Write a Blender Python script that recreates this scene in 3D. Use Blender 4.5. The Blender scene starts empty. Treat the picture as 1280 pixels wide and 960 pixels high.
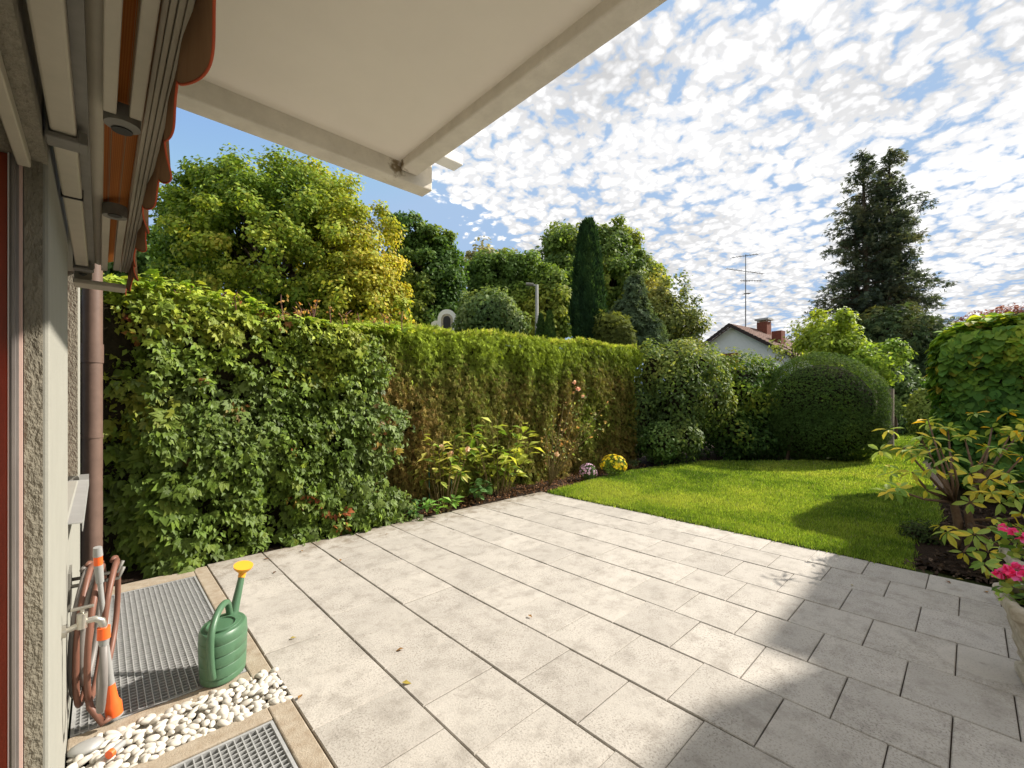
import bpy, math, random
import numpy as np
from mathutils import Vector, Matrix

R = math.radians
random.seed(7)
rng = np.random.default_rng(11)
SC = bpy.context.scene
COL = SC.collection
H = 1.4                                   # eye height; site axes: +y runs along the house wall, +x out into the garden
YAW = R(43.43)
FW = np.array([math.sin(YAW), math.cos(YAW)]); RT = np.array([math.cos(YAW), -math.sin(YAW)])

# ------------------------------------------------------------------ camera
cd = bpy.data.cameras.new('camera'); cam = bpy.data.objects.new('camera', cd); COL.objects.link(cam)
cam.location = (0, 0, H); cam.rotation_euler = (R(90), 0, -YAW)
cd.sensor_width = 36; cd.lens = 544/1280*36; cd.shift_y = 17/1280; cd.clip_start = .02; cd.clip_end = 4000
SC.camera = cam
SC.view_settings.view_transform = 'Standard'; SC.view_settings.look = 'None'
SC.view_settings.exposure = 2.0; SC.view_settings.gamma = 1
SC.render.engine = 'CYCLES'
SC.cycles.max_bounces = 8; SC.cycles.diffuse_bounces = 4; SC.cycles.transparent_max_bounces = 8
SC.cycles.use_denoising = True

# ------------------------------------------------------------------ sun + sky
SUN_EL, SUN_PHI = R(36), R(20)            # phi: from +x towards -y
SD = Vector((math.cos(SUN_EL)*math.cos(SUN_PHI), -math.cos(SUN_EL)*math.sin(SUN_PHI), math.sin(SUN_EL)))
sl = bpy.data.lights.new('sun', 'SUN'); sl.energy = 2.15; sl.angle = R(.9); sl.color = (1, .93, .83)
so = bpy.data.objects.new('sun', sl); COL.objects.link(so); so.rotation_euler = SD.to_track_quat('Z', 'Y').to_euler()

def node(nt, kind, ins=None, **props):
    n = nt.nodes.new(kind)
    for k, v in props.items(): setattr(n, k, v)
    for k, v in (ins or {}).items():
        s = n.inputs[k]
        if isinstance(v, bpy.types.NodeSocket): nt.links.new(v, s)
        elif isinstance(v, tuple) and len(v) == 3 and s.type == 'RGBA': s.default_value = (*v, 1)
        else: s.default_value = v
    return n
def math_n(nt, op, a, b=None, clamp=False):
    d = {0: a}
    if b is not None: d[1] = b
    n = node(nt, 'ShaderNodeMath', d, operation=op); n.use_clamp = clamp
    return n.outputs[0]
def ramp(nt, fac, stops, interp='LINEAR'):
    n = node(nt, 'ShaderNodeValToRGB', {0: fac}); cr = n.color_ramp; cr.interpolation = interp
    while len(cr.elements) < len(stops): cr.elements.new(.5)
    for e, (p, c) in zip(cr.elements, stops):
        e.position = p; e.color = (*c, 1) if isinstance(c, tuple) else (c, c, c, 1)
    return n.outputs[0]
def mixc(nt, f, a, b, mode='MIX'):
    n = node(nt, 'ShaderNodeMix', data_type='RGBA', blend_type=mode)
    for i, v in ((0, f), (6, a), (7, b)):
        if isinstance(v, bpy.types.NodeSocket): nt.links.new(v, n.inputs[i])
        elif isinstance(v, tuple): n.inputs[i].default_value = (*v, 1)
        else: n.inputs[i].default_value = v
    return n.outputs[2]

W = bpy.data.worlds.new('World'); SC.world = W; W.use_nodes = True
nt = W.node_tree; nt.nodes.clear()
sky = node(nt, 'ShaderNodeTexSky', sky_type='NISHITA', sun_disc=False)
sky.sun_elevation = SUN_EL; sky.sun_rotation = math.atan2(SD.x, SD.y)
sky.air_density = 1.0; sky.dust_density = .8; sky.ozone_density = 2.0
dirv = node(nt, 'ShaderNodeTexCoord').outputs['Generated']
sep = node(nt, 'ShaderNodeSeparateXYZ', {0: dirv})
zc = math_n(nt, 'MAXIMUM', math_n(nt, 'ADD', sep.outputs[2], .20), .12)
px_ = math_n(nt, 'DIVIDE', sep.outputs[0], zc); py_ = math_n(nt, 'DIVIDE', sep.outputs[1], zc)
pv = node(nt, 'ShaderNodeCombineXYZ', {0: px_, 1: py_}).outputs[0]
warp = node(nt, 'ShaderNodeTexNoise', {'Vector': pv, 'Scale': 9.0, 'Detail': 3.0}).outputs['Color']
wv = node(nt, 'ShaderNodeVectorMath', {0: warp, 1: (.5, .5, .5)}, operation='SUBTRACT').outputs[0]
wv = node(nt, 'ShaderNodeVectorMath', {0: wv, 'Scale': .055}, operation='SCALE').outputs[0]
pw = node(nt, 'ShaderNodeVectorMath', {0: pv, 1: wv}, operation='ADD').outputs[0]
def cnoise(scale, detail, rough=.55, vec=None):
    return node(nt, 'ShaderNodeTexNoise', {'Vector': vec if vec is not None else pv, 'Scale': scale, 'Detail': detail, 'Roughness': rough}).outputs[0]
def cen(sock, k, c=.5): return math_n(nt, 'MULTIPLY', math_n(nt, 'SUBTRACT', sock, c), k)
vor = node(nt, 'ShaderNodeTexVoronoi', {'Vector': pw, 'Scale': 21.0, 'Smoothness': .4}, feature='SMOOTH_F1').outputs['Distance']
vor2 = node(nt, 'ShaderNodeTexVoronoi', {'Vector': pw, 'Scale': 50.0, 'Smoothness': .3}, feature='SMOOTH_F1').outputs['Distance']
fine = cnoise(62.0, 5.0, .62, pw)
mid = cnoise(7.0, 3.0)
broad = cnoise(2.0, 3.0)
cell = math_n(nt, 'SUBTRACT', .92, math_n(nt, 'MULTIPLY', vor, 1.45))
cell = math_n(nt, 'ADD', cell, cen(vor2, -.45, .35))
cell = math_n(nt, 'ADD', cell, cen(fine, .9)); cell = math_n(nt, 'ADD', cell, cen(mid, .65)); cell = math_n(nt, 'ADD', cell, cen(broad, .55))
# edge of the cloud field: clear beyond a line that runs out across the garden
edge = math_n(nt, 'SUBTRACT', math_n(nt, 'ADD', math_n(nt, 'MULTIPLY', px_, .238), 1.03), py_)
edge = math_n(nt, 'ADD', edge, cen(mid, .30))
edgem = node(nt, 'ShaderNodeMapRange', {0: edge, 1: -.16, 2: .12, 3: -1.3, 4: 0.0}).outputs[0]
cell2 = math_n(nt, 'ADD', cell, edgem)
dens = node(nt, 'ShaderNodeMapRange', {0: cell2, 1: -.44, 2: .04, 3: 0.0, 4: 1.0}, interpolation_type='SMOOTHSTEP').outputs[0]
sdot = node(nt, 'ShaderNodeVectorMath', {0: dirv, 1: tuple(SD)}, operation='DOT_PRODUCT').outputs['Value']
glow = math_n(nt, 'POWER', math_n(nt, 'MAXIMUM', sdot, 0.0), 5.0)
puff = math_n(nt, 'ADD', math_n(nt, 'ADD', vor, cen(fine, -.6)), cen(vor2, .5, .35))
thick = node(nt, 'ShaderNodeMapRange', {0: puff, 1: .14, 2: .60, 3: 1.0, 4: .62}).outputs[0]
thick = math_n(nt, 'MULTIPLY', thick, node(nt, 'ShaderNodeMapRange', {0: cnoise(1.3, 4.0), 1: .42, 2: .66, 3: 1.03, 4: .70}).outputs[0])
cval = math_n(nt, 'MULTIPLY', math_n(nt, 'ADD', .34, math_n(nt, 'MULTIPLY', glow, .10)), thick)
ccol = node(nt, 'ShaderNodeVectorMath', {0: (1.0, 1.0, 1.01), 'Scale': cval}, operation='SCALE').outputs[0]
skyc = node(nt, 'ShaderNodeVectorMath', {0: sky.outputs[0], 'Scale': .07}, operation='SCALE').outputs[0]
skyc = node(nt, 'ShaderNodeVectorMath', {0: skyc, 1: (.102, .143, .205)}, operation='MINIMUM').outputs[0]
low = node(nt, 'ShaderNodeMapRange', {0: sep.outputs[2], 1: .0, 2: .10, 3: .7, 4: 1.0}).outputs[0]
final = mixc(nt, math_n(nt, 'MULTIPLY', dens, low), skyc, ccol)
bg = node(nt, 'ShaderNodeBackground', {0: final, 1: 1.0})
node(nt, 'ShaderNodeOutputWorld', {0: bg.outputs[0]})

# ------------------------------------------------------------------ placing helpers
def P(px, py, Z):
    X = (px-640)/544*Z
    w = RT*X + FW*Z
    return np.array([w[0], w[1], H-(py-497)/544*Z])
def G(px, py):
    return P(px, py, 544*H/(py-497))
def vnoise(p, scale=1.0, seed=0):
    p = np.asarray(p, float)*scale; i = np.floor(p).astype(np.int64); f = p-i; f = f*f*(3-2*f)
    def h(ix, iy, iz):
        n = (ix*374761393 + iy*668265263 + iz*2147483647 + seed*1274126177) & 0xffffffff
        n = ((n ^ (n >> 13))*1274126177) & 0xffffffff
        return ((n ^ (n >> 16)) & 0xffff)/65535.0
    r = 0
    for dx in (0, 1):
        for dy in (0, 1):
            for dz in (0, 1):
                w = (f[:, 0] if dx else 1-f[:, 0])*(f[:, 1] if dy else 1-f[:, 1])*(f[:, 2] if dz else 1-f[:, 2])
                r = r + w*h(i[:, 0]+dx, i[:, 1]+dy, i[:, 2]+dz)
    return r
def unit(v): return v/np.maximum(np.linalg.norm(v, axis=-1, keepdims=True), 1e-9)
def randdir(n): return unit(rng.normal(size=(n, 3)))

def tag(o, label=None, cat=None, group=None, kind=None):
    if label: o['label'] = label
    if cat: o['category'] = cat
    if group: o['group'] = group
    if kind: o['kind'] = kind
    return o
ORI = {}
def origin(o): return ORI[o.name] if o is not None else np.zeros(3)
def empty(name, loc, label=None, cat=None, group=None):
    o = bpy.data.objects.new(name, None); COL.objects.link(o); o.location = tuple(loc)
    o.empty_display_size = .1
    ORI[o.name] = np.array(loc, float); tag(o, label, cat, group); return o
def link_mesh(name, me, parent=None, mat=None):
    o = bpy.data.objects.new(name, me); COL.objects.link(o)
    if mat is not None and not me.materials: me.materials.append(mat)
    if parent is not None: o.parent = parent
    ORI[o.name] = origin(parent).copy()
    return o

class MB:
    def __init__(s): s.v = []; s.f = []
    def add(s, vs, fs):
        b = len(s.v); s.v += [tuple(map(float, v)) for v in vs]; s.f += [tuple(i+b for i in f) for f in fs]; return s
    def box(s, x0, x1, y0, y1, z0, z1):
        return s.add([(x0,y0,z0),(x1,y0,z0),(x1,y1,z0),(x0,y1,z0),(x0,y0,z1),(x1,y0,z1),(x1,y1,z1),(x0,y1,z1)],
                     [(0,3,2,1),(4,5,6,7),(0,1,5,4),(1,2,6,5),(2,3,7,6),(3,0,4,7)])
    def prism(s, poly, z0, z1):
        n = len(poly)
        return s.add([(p[0],p[1],z0) for p in poly]+[(p[0],p[1],z1) for p in poly],
                     [tuple(range(n-1,-1,-1)), tuple(range(n,2*n))]+[(i,(i+1)%n,n+(i+1)%n,n+i) for i in range(n)])
    def prism_y(s, poly, y0, y1):                    # poly in x,z
        n = len(poly)
        return s.add([(p[0],y0,p[1]) for p in poly]+[(p[0],y1,p[1]) for p in poly],
                     [tuple(range(n)), tuple(range(2*n-1,n-1,-1))]+[(i,n+i,n+(i+1)%n,(i+1)%n) for i in range(n)])
    def prism_x(s, poly, x0, x1):                    # poly in y,z
        n = len(poly)
        return s.add([(x0,p[0],p[1]) for p in poly]+[(x1,p[0],p[1]) for p in poly],
                     [tuple(range(n-1,-1,-1)), tuple(range(n,2*n))]+[(i,(i+1)%n,n+(i+1)%n,n+i) for i in range(n)])
    def tube(s, path, r, n=8, cap=True, sx=1.0):
        path = [np.array(p, float) for p in path]; m = len(path)
        rs = [r]*m if np.isscalar(r) else list(r)
        prev = None; b = len(s.v)
        for i, p in enumerate(path):
            t = path[min(i+1, m-1)]-path[max(i-1, 0)]; t = t/max(np.linalg.norm(t), 1e-9)
            if prev is None:
                u = np.cross(t, (0,0,1) if abs(t[2]) < .95 else (1,0,0))
            else: u = prev-t*np.dot(prev, t)
            u = u/max(np.linalg.norm(u), 1e-9); prev = u; w = np.cross(t, u)
            for k in range(n):
                a = 2*math.pi*k/n; s.v.append(tuple(p+rs[i]*(u*math.cos(a)*sx+w*math.sin(a))))
        for i in range(m-1):
            for k in range(n):
                s.f.append((b+i*n+k, b+i*n+(k+1)%n, b+(i+1)*n+(k+1)%n, b+(i+1)*n+k))
        if cap:
            s.f.append(tuple(b+k for k in range(n-1,-1,-1))); s.f.append(tuple(b+(m-1)*n+k for k in range(n)))
        return s
    def lathe(s, c, prof, n=24, sx=1, sy=1, rot=0):
        b = len(s.v); ca, sa = math.cos(rot), math.sin(rot)
        for (r, z) in prof:
            for k in range(n):
                a = 2*math.pi*k/n; x = r*sx*math.cos(a); y = r*sy*math.sin(a)
                s.v.append((c[0]+x*ca-y*sa, c[1]+x*sa+y*ca, c[2]+z))
        for i in range(len(prof)-1):
            for k in range(n):
                s.f.append((b+i*n+k, b+i*n+(k+1)%n, b+(i+1)*n+(k+1)%n, b+(i+1)*n+k))
        return s
    def build(s, name, mat, parent=None, smooth=False, bevel=0, seg=2):
        o0 = origin(parent); me = bpy.data.meshes.new(name)
        me.from_pydata([tuple(np.array(v)-o0) for v in s.v], [], s.f); me.update()
        o = link_mesh(name, me, parent, mat)
        if smooth:
            me.polygons.foreach_set('use_smooth', [True]*len(me.polygons))
            if smooth == 'auto': me.set_sharp_from_angle(angle=R(40))
        if bevel:
            m = o.modifiers.new('bevel', 'BEVEL'); m.width = bevel; m.segments = seg; m.limit_method = 'ANGLE'
        return o

# ------------------------------------------------------------------ materials
def mat(name, col, rough=.6, spec=.5, metal=0, bump=0, bscale=50, var=0, vscale=5, detail=6, coat=0, fn=None, vcol=None, bdist=.02, rnd=0, stretch=None):
    m = bpy.data.materials.new(name); m.use_nodes = True; t = m.node_tree; b = t.nodes['Principled BSDF']
    b.inputs['Roughness'].default_value = rough; b.inputs['Specular IOR Level'].default_value = spec
    b.inputs['Metallic'].default_value = metal; b.inputs['Coat Weight'].default_value = coat
    tc = node(t, 'ShaderNodeNewGeometry').outputs['Position']
    if stretch: tc = node(t, 'ShaderNodeVectorMath', {0: tc, 1: stretch}, operation='MULTIPLY').outputs[0]
    c = None
    if var:
        nz = node(t, 'ShaderNodeTexNoise', {'Vector': tc, 'Scale': vscale, 'Detail': 8.0, 'Roughness': .65}).outputs[0]
        f = node(t, 'ShaderNodeMapRange', {0: nz, 1: .3, 2: .7}).outputs[0]
        c2 = vcol if vcol else tuple(x*(1-var) for x in col)
        c = mixc(t, f, col, c2)
    if rnd:
        oi = node(t, 'ShaderNodeObjectInfo').outputs['Random']
        k = node(t, 'ShaderNodeMapRange', {0: oi, 3: 1-rnd, 4: 1+rnd}).outputs[0]
        c = node(t, 'ShaderNodeVectorMath', {0: c if c is not None else col, 'Scale': k}, operation='SCALE').outputs[0]
    if fn: c = fn(t, tc, c if c is not None else col, b)
    if isinstance(c, bpy.types.NodeSocket): t.links.new(c, b.inputs['Base Color'])
    else: b.inputs['Base Color'].default_value = (*col, 1)
    if bump:
        nz = node(t, 'ShaderNodeTexNoise', {'Vector': tc, 'Scale': bscale, 'Detail': detail, 'Roughness': .6}).outputs[0]
        bp = node(t, 'ShaderNodeBump', {'Height': nz, 'Strength': bump, 'Distance': bdist})
        t.links.new(bp.outputs[0], b.inputs['Normal'])
    return m

def slab_fn(t, tc, c, b):
    sp = node(t, 'ShaderNodeTexNoise', {'Vector': tc, 'Scale': 105.0, 'Detail': 4.0, 'Roughness': .7}).outputs[0]
    spm = node(t, 'ShaderNodeMapRange', {0: sp, 1: .50, 2: .68, 3: 0.0, 4: .8}).outputs[0]
    # pitting comes and goes in broad random patches
    big = node(t, 'ShaderNodeTexNoise', {'Vector': tc, 'Scale': 2.2, 'Detail': 7.0, 'Roughness': .7}).outputs[0]
    bm = node(t, 'ShaderNodeMapRange', {0: big, 1: .38, 2: .62, 3: 0.3, 4: 1.0}).outputs[0]
    c = mixc(t, math_n(t, 'MULTIPLY', spm, bm), c, (.085, .07, .055))
    st = node(t, 'ShaderNodeTexNoise', {'Vector': tc, 'Scale': 7.0, 'Detail': 9.0, 'Roughness': .72}).outputs[0]
    sm = node(t, 'ShaderNodeMapRange', {0: st, 1: .48, 2: .70, 3: 0.0, 4: .7}).outputs[0]
    c = mixc(t, sm, c, (.225, .20, .17))
    xyz = node(t, 'ShaderNodeSeparateXYZ', {0: tc}); X, Y = xyz.outputs[0], xyz.outputs[1]
    dirt = node(t, 'ShaderNodeMapRange', {0: math_n(t, 'ADD', Y, math_n(t, 'MULTIPLY', math_n(t, 'SUBTRACT', st, .5), 1.6)), 1: 4.05, 2: 4.55, 3: 0.0, 4: .75}).outputs[0]
    c = mixc(t, dirt, c, (.17, .13, .085))
    d = node(t, 'ShaderNodeVectorMath', {0: tc, 1: RING}, operation='DISTANCE').outputs['Value']
    ring = node(t, 'ShaderNodeMapRange', {0: math_n(t, 'ABSOLUTE', math_n(t, 'SUBTRACT', d, .09)), 1: .07, 2: .085, 3: .38, 4: 0.0}).outputs[0]
    return mixc(t, ring, c, (.56, .52, .46))
_rg = G(1228, 829); RING = (float(_rg[0]), float(_rg[1]), 0.0)
def beam_fn(t, tc, c, b):
    d = node(t, 'ShaderNodeVectorMath', {0: tc, 1: (1.275, 2.335, 2.765)}, operation='DISTANCE').outputs['Value']
    nz = node(t, 'ShaderNodeTexNoise', {'Vector': tc, 'Scale': 38.0, 'Detail': 5.0}).outputs[0]
    f = node(t, 'ShaderNodeMapRange', {0: math_n(t, 'ADD', d, math_n(t, 'MULTIPLY', math_n(t, 'SUBTRACT', nz, .5), .13)), 1: .025, 2: .06, 3: .85, 4: 0.0}).outputs[0]
    ch = node(t, 'ShaderNodeTexNoise', {'Vector': tc, 'Scale': 16.0, 'Detail': 8.0, 'Roughness': .75}).outputs[0]
    c = mixc(t, node(t, 'ShaderNodeMapRange', {0: ch, 1: .60, 2: .72, 3: 0.0, 4: .45}).outputs[0], c, (.50, .44, .35))
    return mixc(t, f, c, (.16, .10, .03))
M = {}
M['slab'] = mat('paving_slab', (.47, .435, .385), .82, .25, bump=.5, bscale=120, var=.16, vscale=4, fn=slab_fn, rnd=.075, bdist=.004)
M['joint'] = mat('joint_sand', (.085, .066, .05), .95, .1, bump=.5, bscale=200)
M['soil'] = mat('garden_soil', (.05, .033, .022), .95, .1, bump=1, bscale=60, var=.6, vscale=40, bdist=.03)
M['lawn'] = mat('lawn_ground', (.10, .14, .028), .95, .1, bump=.8, bscale=120, var=.5, vscale=18)
M['ground'] = mat('open_ground', (.07, .09, .03), .95, .1, bump=.5, bscale=10, var=.4, vscale=.4)
M['rough'] = mat('rough_plaster', (.27, .245, .19), .95, .1, bump=1.0, bscale=75, var=.35, vscale=30, bdist=.012, detail=3, stretch=(1, 1, .55))
M['smooth'] = mat('smooth_plaster', (.31, .305, .265), .9, .2, bump=.15, bscale=90, var=.08, vscale=6, bdist=.004)
M['soffit'] = mat('painted_concrete', (.90, .835, .74), .85, .2, bump=.10, bscale=25, var=.05, vscale=3, bdist=.006)
M['beam'] = mat('painted_beam', (.82, .765, .67), .85, .2, bump=.25, bscale=30, var=.12, vscale=9, bdist=.008, vcol=(.66, .61, .53), fn=beam_fn)
M['alu'] = mat('beige_powder_coat', (.46, .42, .33), .42, .5, var=.12, vscale=14, bump=.03, bscale=60)
M['alu_dk'] = mat('grey_cast_metal', (.20, .19, .165), .5, .5, var=.25, vscale=20)
M['dark'] = mat('dark_plastic', (.02, .02, .02), .5, .4)
M['rail'] = mat('shutter_rail_metal', (.30, .27, .25), .4, .5, metal=.4, var=.3, vscale=25, stretch=(1, 1, .2))
M['redwood'] = mat('red_stained_wood', (.30, .055, .022), .45, .4, var=.35, vscale=30, stretch=(1, 1, .08))
M['pink'] = mat('pale_sealant', (.60, .42, .36), .7, .3)
M['pipe'] = mat('brown_pipe', (.165, .105, .08), .5, .4, var=.25, vscale=12, bump=.05, bscale=30)
M['zinc'] = mat('zinc_sheet', (.42, .42, .40), .5, .5, metal=.3, var=.15, vscale=8)
M['conc'] = mat('kerb_concrete', (.40, .345, .27), .95, .15, bump=.6, bscale=130, var=.4, vscale=18, bdist=.006, vcol=(.28, .22, .155))
M['steel'] = mat('galvanised_steel', (.55, .55, .54), .5, .5, metal=.4, var=.3, vscale=30)
M['pit'] = mat('dark_pit', (.018, .017, .016), .95, .1)
M['pebble'] = mat('white_pebble', (.60, .56, .49), .6, .4, var=.12, vscale=60, rnd=.12)
M['can'] = mat('green_plastic', (.070, .155, .082), .42, .5, var=.12, vscale=8, bump=.03, bscale=150)
M['yellow'] = mat('yellow_plastic', (.80, .36, .02), .4, .5)
M['hose'] = mat('brown_hose', (.20, .088, .058), .5, .45, var=.2, vscale=14)
M['hoseg'] = mat('grey_hose', (.22, .20, .185), .5, .45, var=.2, vscale=14)
M['orange'] = mat('orange_plastic', (.85, .13, .02), .4, .5)
M['greyp'] = mat('grey_plastic', (.30, .30, .29), .45, .5)
M['chrome'] = mat('tap_metal', (.60, .57, .50), .28, .5, metal=.8, var=.2, vscale=30)
M['bark'] = mat('bark', (.10, .075, .05), .95, .1, bump=.9, bscale=25, var=.5, vscale=12, stretch=(1, 1, .3))
M['twig'] = mat('green_brown_twig', (.22, .17, .07), .8, .2, var=.4, vscale=20)
M['core'] = mat('inner_branches', (.030, .026, .014), .95, .05, bump=1, bscale=25, var=.5, vscale=14)  # solid dark core inside foliage; interior shade put into its colour
M['cane'] = mat('green_cane', (.03, .14, .09), .5, .4)
M['stone'] = mat('cast_stone', (.58, .53, .44), .9, .15, bump=.5, bscale=60, var=.45, vscale=12, bdist=.01, vcol=(.30, .26, .19))
M['white'] = mat('white_render', (.84, .84, .83), .9, .2, var=.06, vscale=2)
M['tile'] = mat('roof_tile', (.26, .155, .12), .8, .2, var=.4, vscale=3)
M['barge'] = mat('dark_timber', (.045, .03, .027), .7, .3)
M['brick'] = mat('chimney_brick', (.24, .085, .055), .85, .2, var=.4, vscale=6)
M['antenna'] = mat('antenna_metal', (.18, .18, .18), .5, .5)
M['post'] = mat('weathered_post', (.30, .25, .19), .9, .2, var=.4, vscale=20)
M['glass'] = mat('dark_glass', (.02, .025, .03), .05, .6)

def leafmat(name, trans=.35, rough=.45, spec=.35, tint=(1.15, 1.1, .55)):
    m = bpy.data.materials.new(name); m.use_nodes = True; t = m.node_tree; b = t.nodes['Principled BSDF']
    at = node(t, 'ShaderNodeAttribute', attribute_name='Col').outputs['Color']
    b.inputs['Roughness'].default_value = rough; b.inputs['Specular IOR Level'].default_value = spec
    t.links.new(at, b.inputs['Base Color'])
    tc = mixc(t, 1.0, at, tint, 'MULTIPLY')
    tr = node(t, 'ShaderNodeBsdfTranslucent', {0: tc})
    mx = node(t, 'ShaderNodeMixShader', {0: trans, 1: b.outputs[0], 2: tr.outputs[0]})
    t.links.new(mx.outputs[0], t.nodes['Material Output'].inputs[0]); return m
M['leaf'] = leafmat('leaf', .42, .6, .2)
M['glossleaf'] = leafmat('glossy_leaf', .36, .5, .22)
M['needle'] = leafmat('needle_spray', .35, .8, .1)
M['grass'] = leafmat('grass_blade', .40, .5, .3)
M['petal'] = leafmat('petal', .35, .6, .2, (1, .9, .9))
M['dryleaf'] = leafmat('dry_leaf', .2, .8, .1, (1, .9, .7))

def fabric():
    m = bpy.data.materials.new('striped_awning_cloth'); m.use_nodes = True; t = m.node_tree; b = t.nodes['Principled BSDF']
    x = node(t, 'ShaderNodeSeparateXYZ', {0: node(t, 'ShaderNodeNewGeometry').outputs['Position']}).outputs[1]
    xx = node(t, 'ShaderNodeSeparateXYZ', {0: node(t, 'ShaderNodeNewGeometry').outputs['Position']}).outputs[0]
    s = math_n(t, 'FRACT', math_n(t, 'MULTIPLY', xx, 34.0))
    s2 = math_n(t, 'FRACT', math_n(t, 'MULTIPLY', xx, 240.0))
    c = ramp(t, s, [(0, (.50, .19, .045)), (.55, (.43, .13, .03)), (.62, (.36, .25, .14)), (.82, (.52, .21, .06))], 'CONSTANT')
    c = mixc(t, math_n(t, 'GREATER_THAN', s2, .6), c, (.42, .13, .028))
    b.inputs['Roughness'].default_value = .85; t.links.new(c, b.inputs['Base Color'])
    tr = node(t, 'ShaderNodeBsdfTranslucent', {0: c})
    mx = node(t, 'ShaderNodeMixShader', {0: .5, 1: b.outputs[0], 2: tr.outputs[0]})
    t.links.new(mx.outputs[0], t.nodes['Material Output'].inputs[0]); return m
M['fabric'] = fabric()
M['valance'] = mat('shaded_awning_cloth', (.30, .17, .09), .9, .1, var=.2, vscale=10, stretch=(1, 4, .3))  # brown is the shade on the valance's inner face, put into the colour
M['braid'] = mat('red_edge_braid', (.46, .085, .035), .8, .2)  # braid colour also holds the sun's glow along the valance edge

# ------------------------------------------------------------------ foliage
TEMPL = {
 'ovate': ([(0,0,0),(-.27,.42,.09),(0,.45,0),(.27,.42,.09),(0,1,-.10)], [(0,2,1),(0,3,2),(2,4,1),(3,4,2)]),
 'round': ([(0,0,0),(-.42,.30,.07),(-.36,.68,.06),(0,1,-.08),(.36,.68,.06),(.42,.30,.07),(0,.5,0)], [(0,6,1),(1,6,2),(2,6,3),(3,6,4),(4,6,5),(5,6,0)]),
 'diamond': ([(0,0,0),(-.34,.5,.06),(0,1,0),(.34,.5,.06)], [(0,3,2),(0,2,1)]),
 'blade': ([(-.06,0,0),(.06,0,0),(0,1,0)], [(0,1,2)]),
 'long': ([(0,0,0),(-.16,.3,.05),(-.17,.65,.04),(0,1,-.12),(.17,.65,.04),(.16,.3,.05),(0,.5,-.01)], [(0,6,1),(1,6,2),(2,6,3),(3,6,4),(4,6,5),(5,6,0)]),
}
def _palm():
    v, f = [], []
    for k, (ang, L) in enumerate(((-62,.66),(-32,.9),(0,1.0),(32,.9),(62,.66))):
        a = R(ang); d = np.array([math.sin(a), math.cos(a)]); n = np.array([d[1], -d[0]])
        b = len(v); w = .25*L
        p0 = d*.05; v += [(p0[0],p0[1],0), (*(d*.55*L-n*w), .05), (*(d*.58*L), 0.0), (*(d*.55*L+n*w), .05), (*(d*L), -.14)]
        f += [(b,b+2,b+1),(b,b+3,b+2),(b+2,b+4,b+1),(b+3,b+4,b+2)]
    return v, f
TEMPL['palmate'] = _palm()
def _spray():
    v, f = [], []
    for ang, L in ((-32,.7),(0,1.0),(32,.7)):
        a = R(ang); d = np.array([math.sin(a), math.cos(a)]); n = np.array([d[1], -d[0]]); b = len(v)
        v += [(0,0,0), (*(d*.55*L-n*.10), .03), (*(d*L), -.05), (*(d*.55*L+n*.10), .03)]; f += [(b,b+3,b+2),(b,b+2,b+1)]
    return v, f
TEMPL['spray'] = _spray()

def frames(nrm, tip):
    n = unit(nrm); t = tip-n*np.sum(tip*n, 1, keepdims=True); t = unit(t); s = np.cross(t, n)
    return s, t, n
def set_cols(me, cols):
    a = me.attributes.new('Col', 'FLOAT_COLOR', 'POINT')
    c = np.ones((len(cols), 4), np.float32); c[:, :3] = np.clip(cols, 0, 1); a.data.foreach_set('color', c.ravel())
def leafmesh(name, m, parent, pos, nrm, tip, size, col, templ, stuff=False, widen=None):
    tv, tf = TEMPL[templ]; tv = np.array(tv); N = len(pos); k = len(tv)
    s, t, n = frames(nrm, tip); sz = np.broadcast_to(np.asarray(size, float), (N,))[:, None, None]
    wd = 1.0 if widen is None else np.asarray(widen)[:, None, None]
    V = pos[:, None, :]+sz*(wd*tv[None, :, 0:1]*s[:, None, :]+tv[None, :, 1:2]*t[:, None, :]+tv[None, :, 2:3]*n[:, None, :])
    V = V.reshape(-1, 3)-origin(parent)
    F = (np.array(tf)[None]+(np.arange(N)*k)[:, None, None]).reshape(-1, 3)
    me = bpy.data.meshes.new(name); me.vertices.add(len(V)); me.vertices.foreach_set('co', V.astype(np.float32).ravel())
    me.loops.add(F.size); me.loops.foreach_set('vertex_index', F.astype(np.int32).ravel())
    me.polygons.add(len(F)); me.polygons.foreach_set('loop_start', (np.arange(len(F))*3).astype(np.int32))
    me.update(); set_cols(me, np.repeat(col, k, axis=0))
    o = link_mesh(name, me, parent, m)
    if stuff: o['kind'] = 'stuff'
    return o
VARS = {}
def leafvariant(key, templ, m, c):
    if key not in VARS:
        tv, tf = TEMPL[templ]; me = bpy.data.meshes.new(key); me.from_pydata(tv, [], tf); me.update()
        set_cols(me, np.repeat(np.array([c]), len(tv), axis=0)); me.materials.append(m); VARS[key] = me
    return VARS[key]
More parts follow.
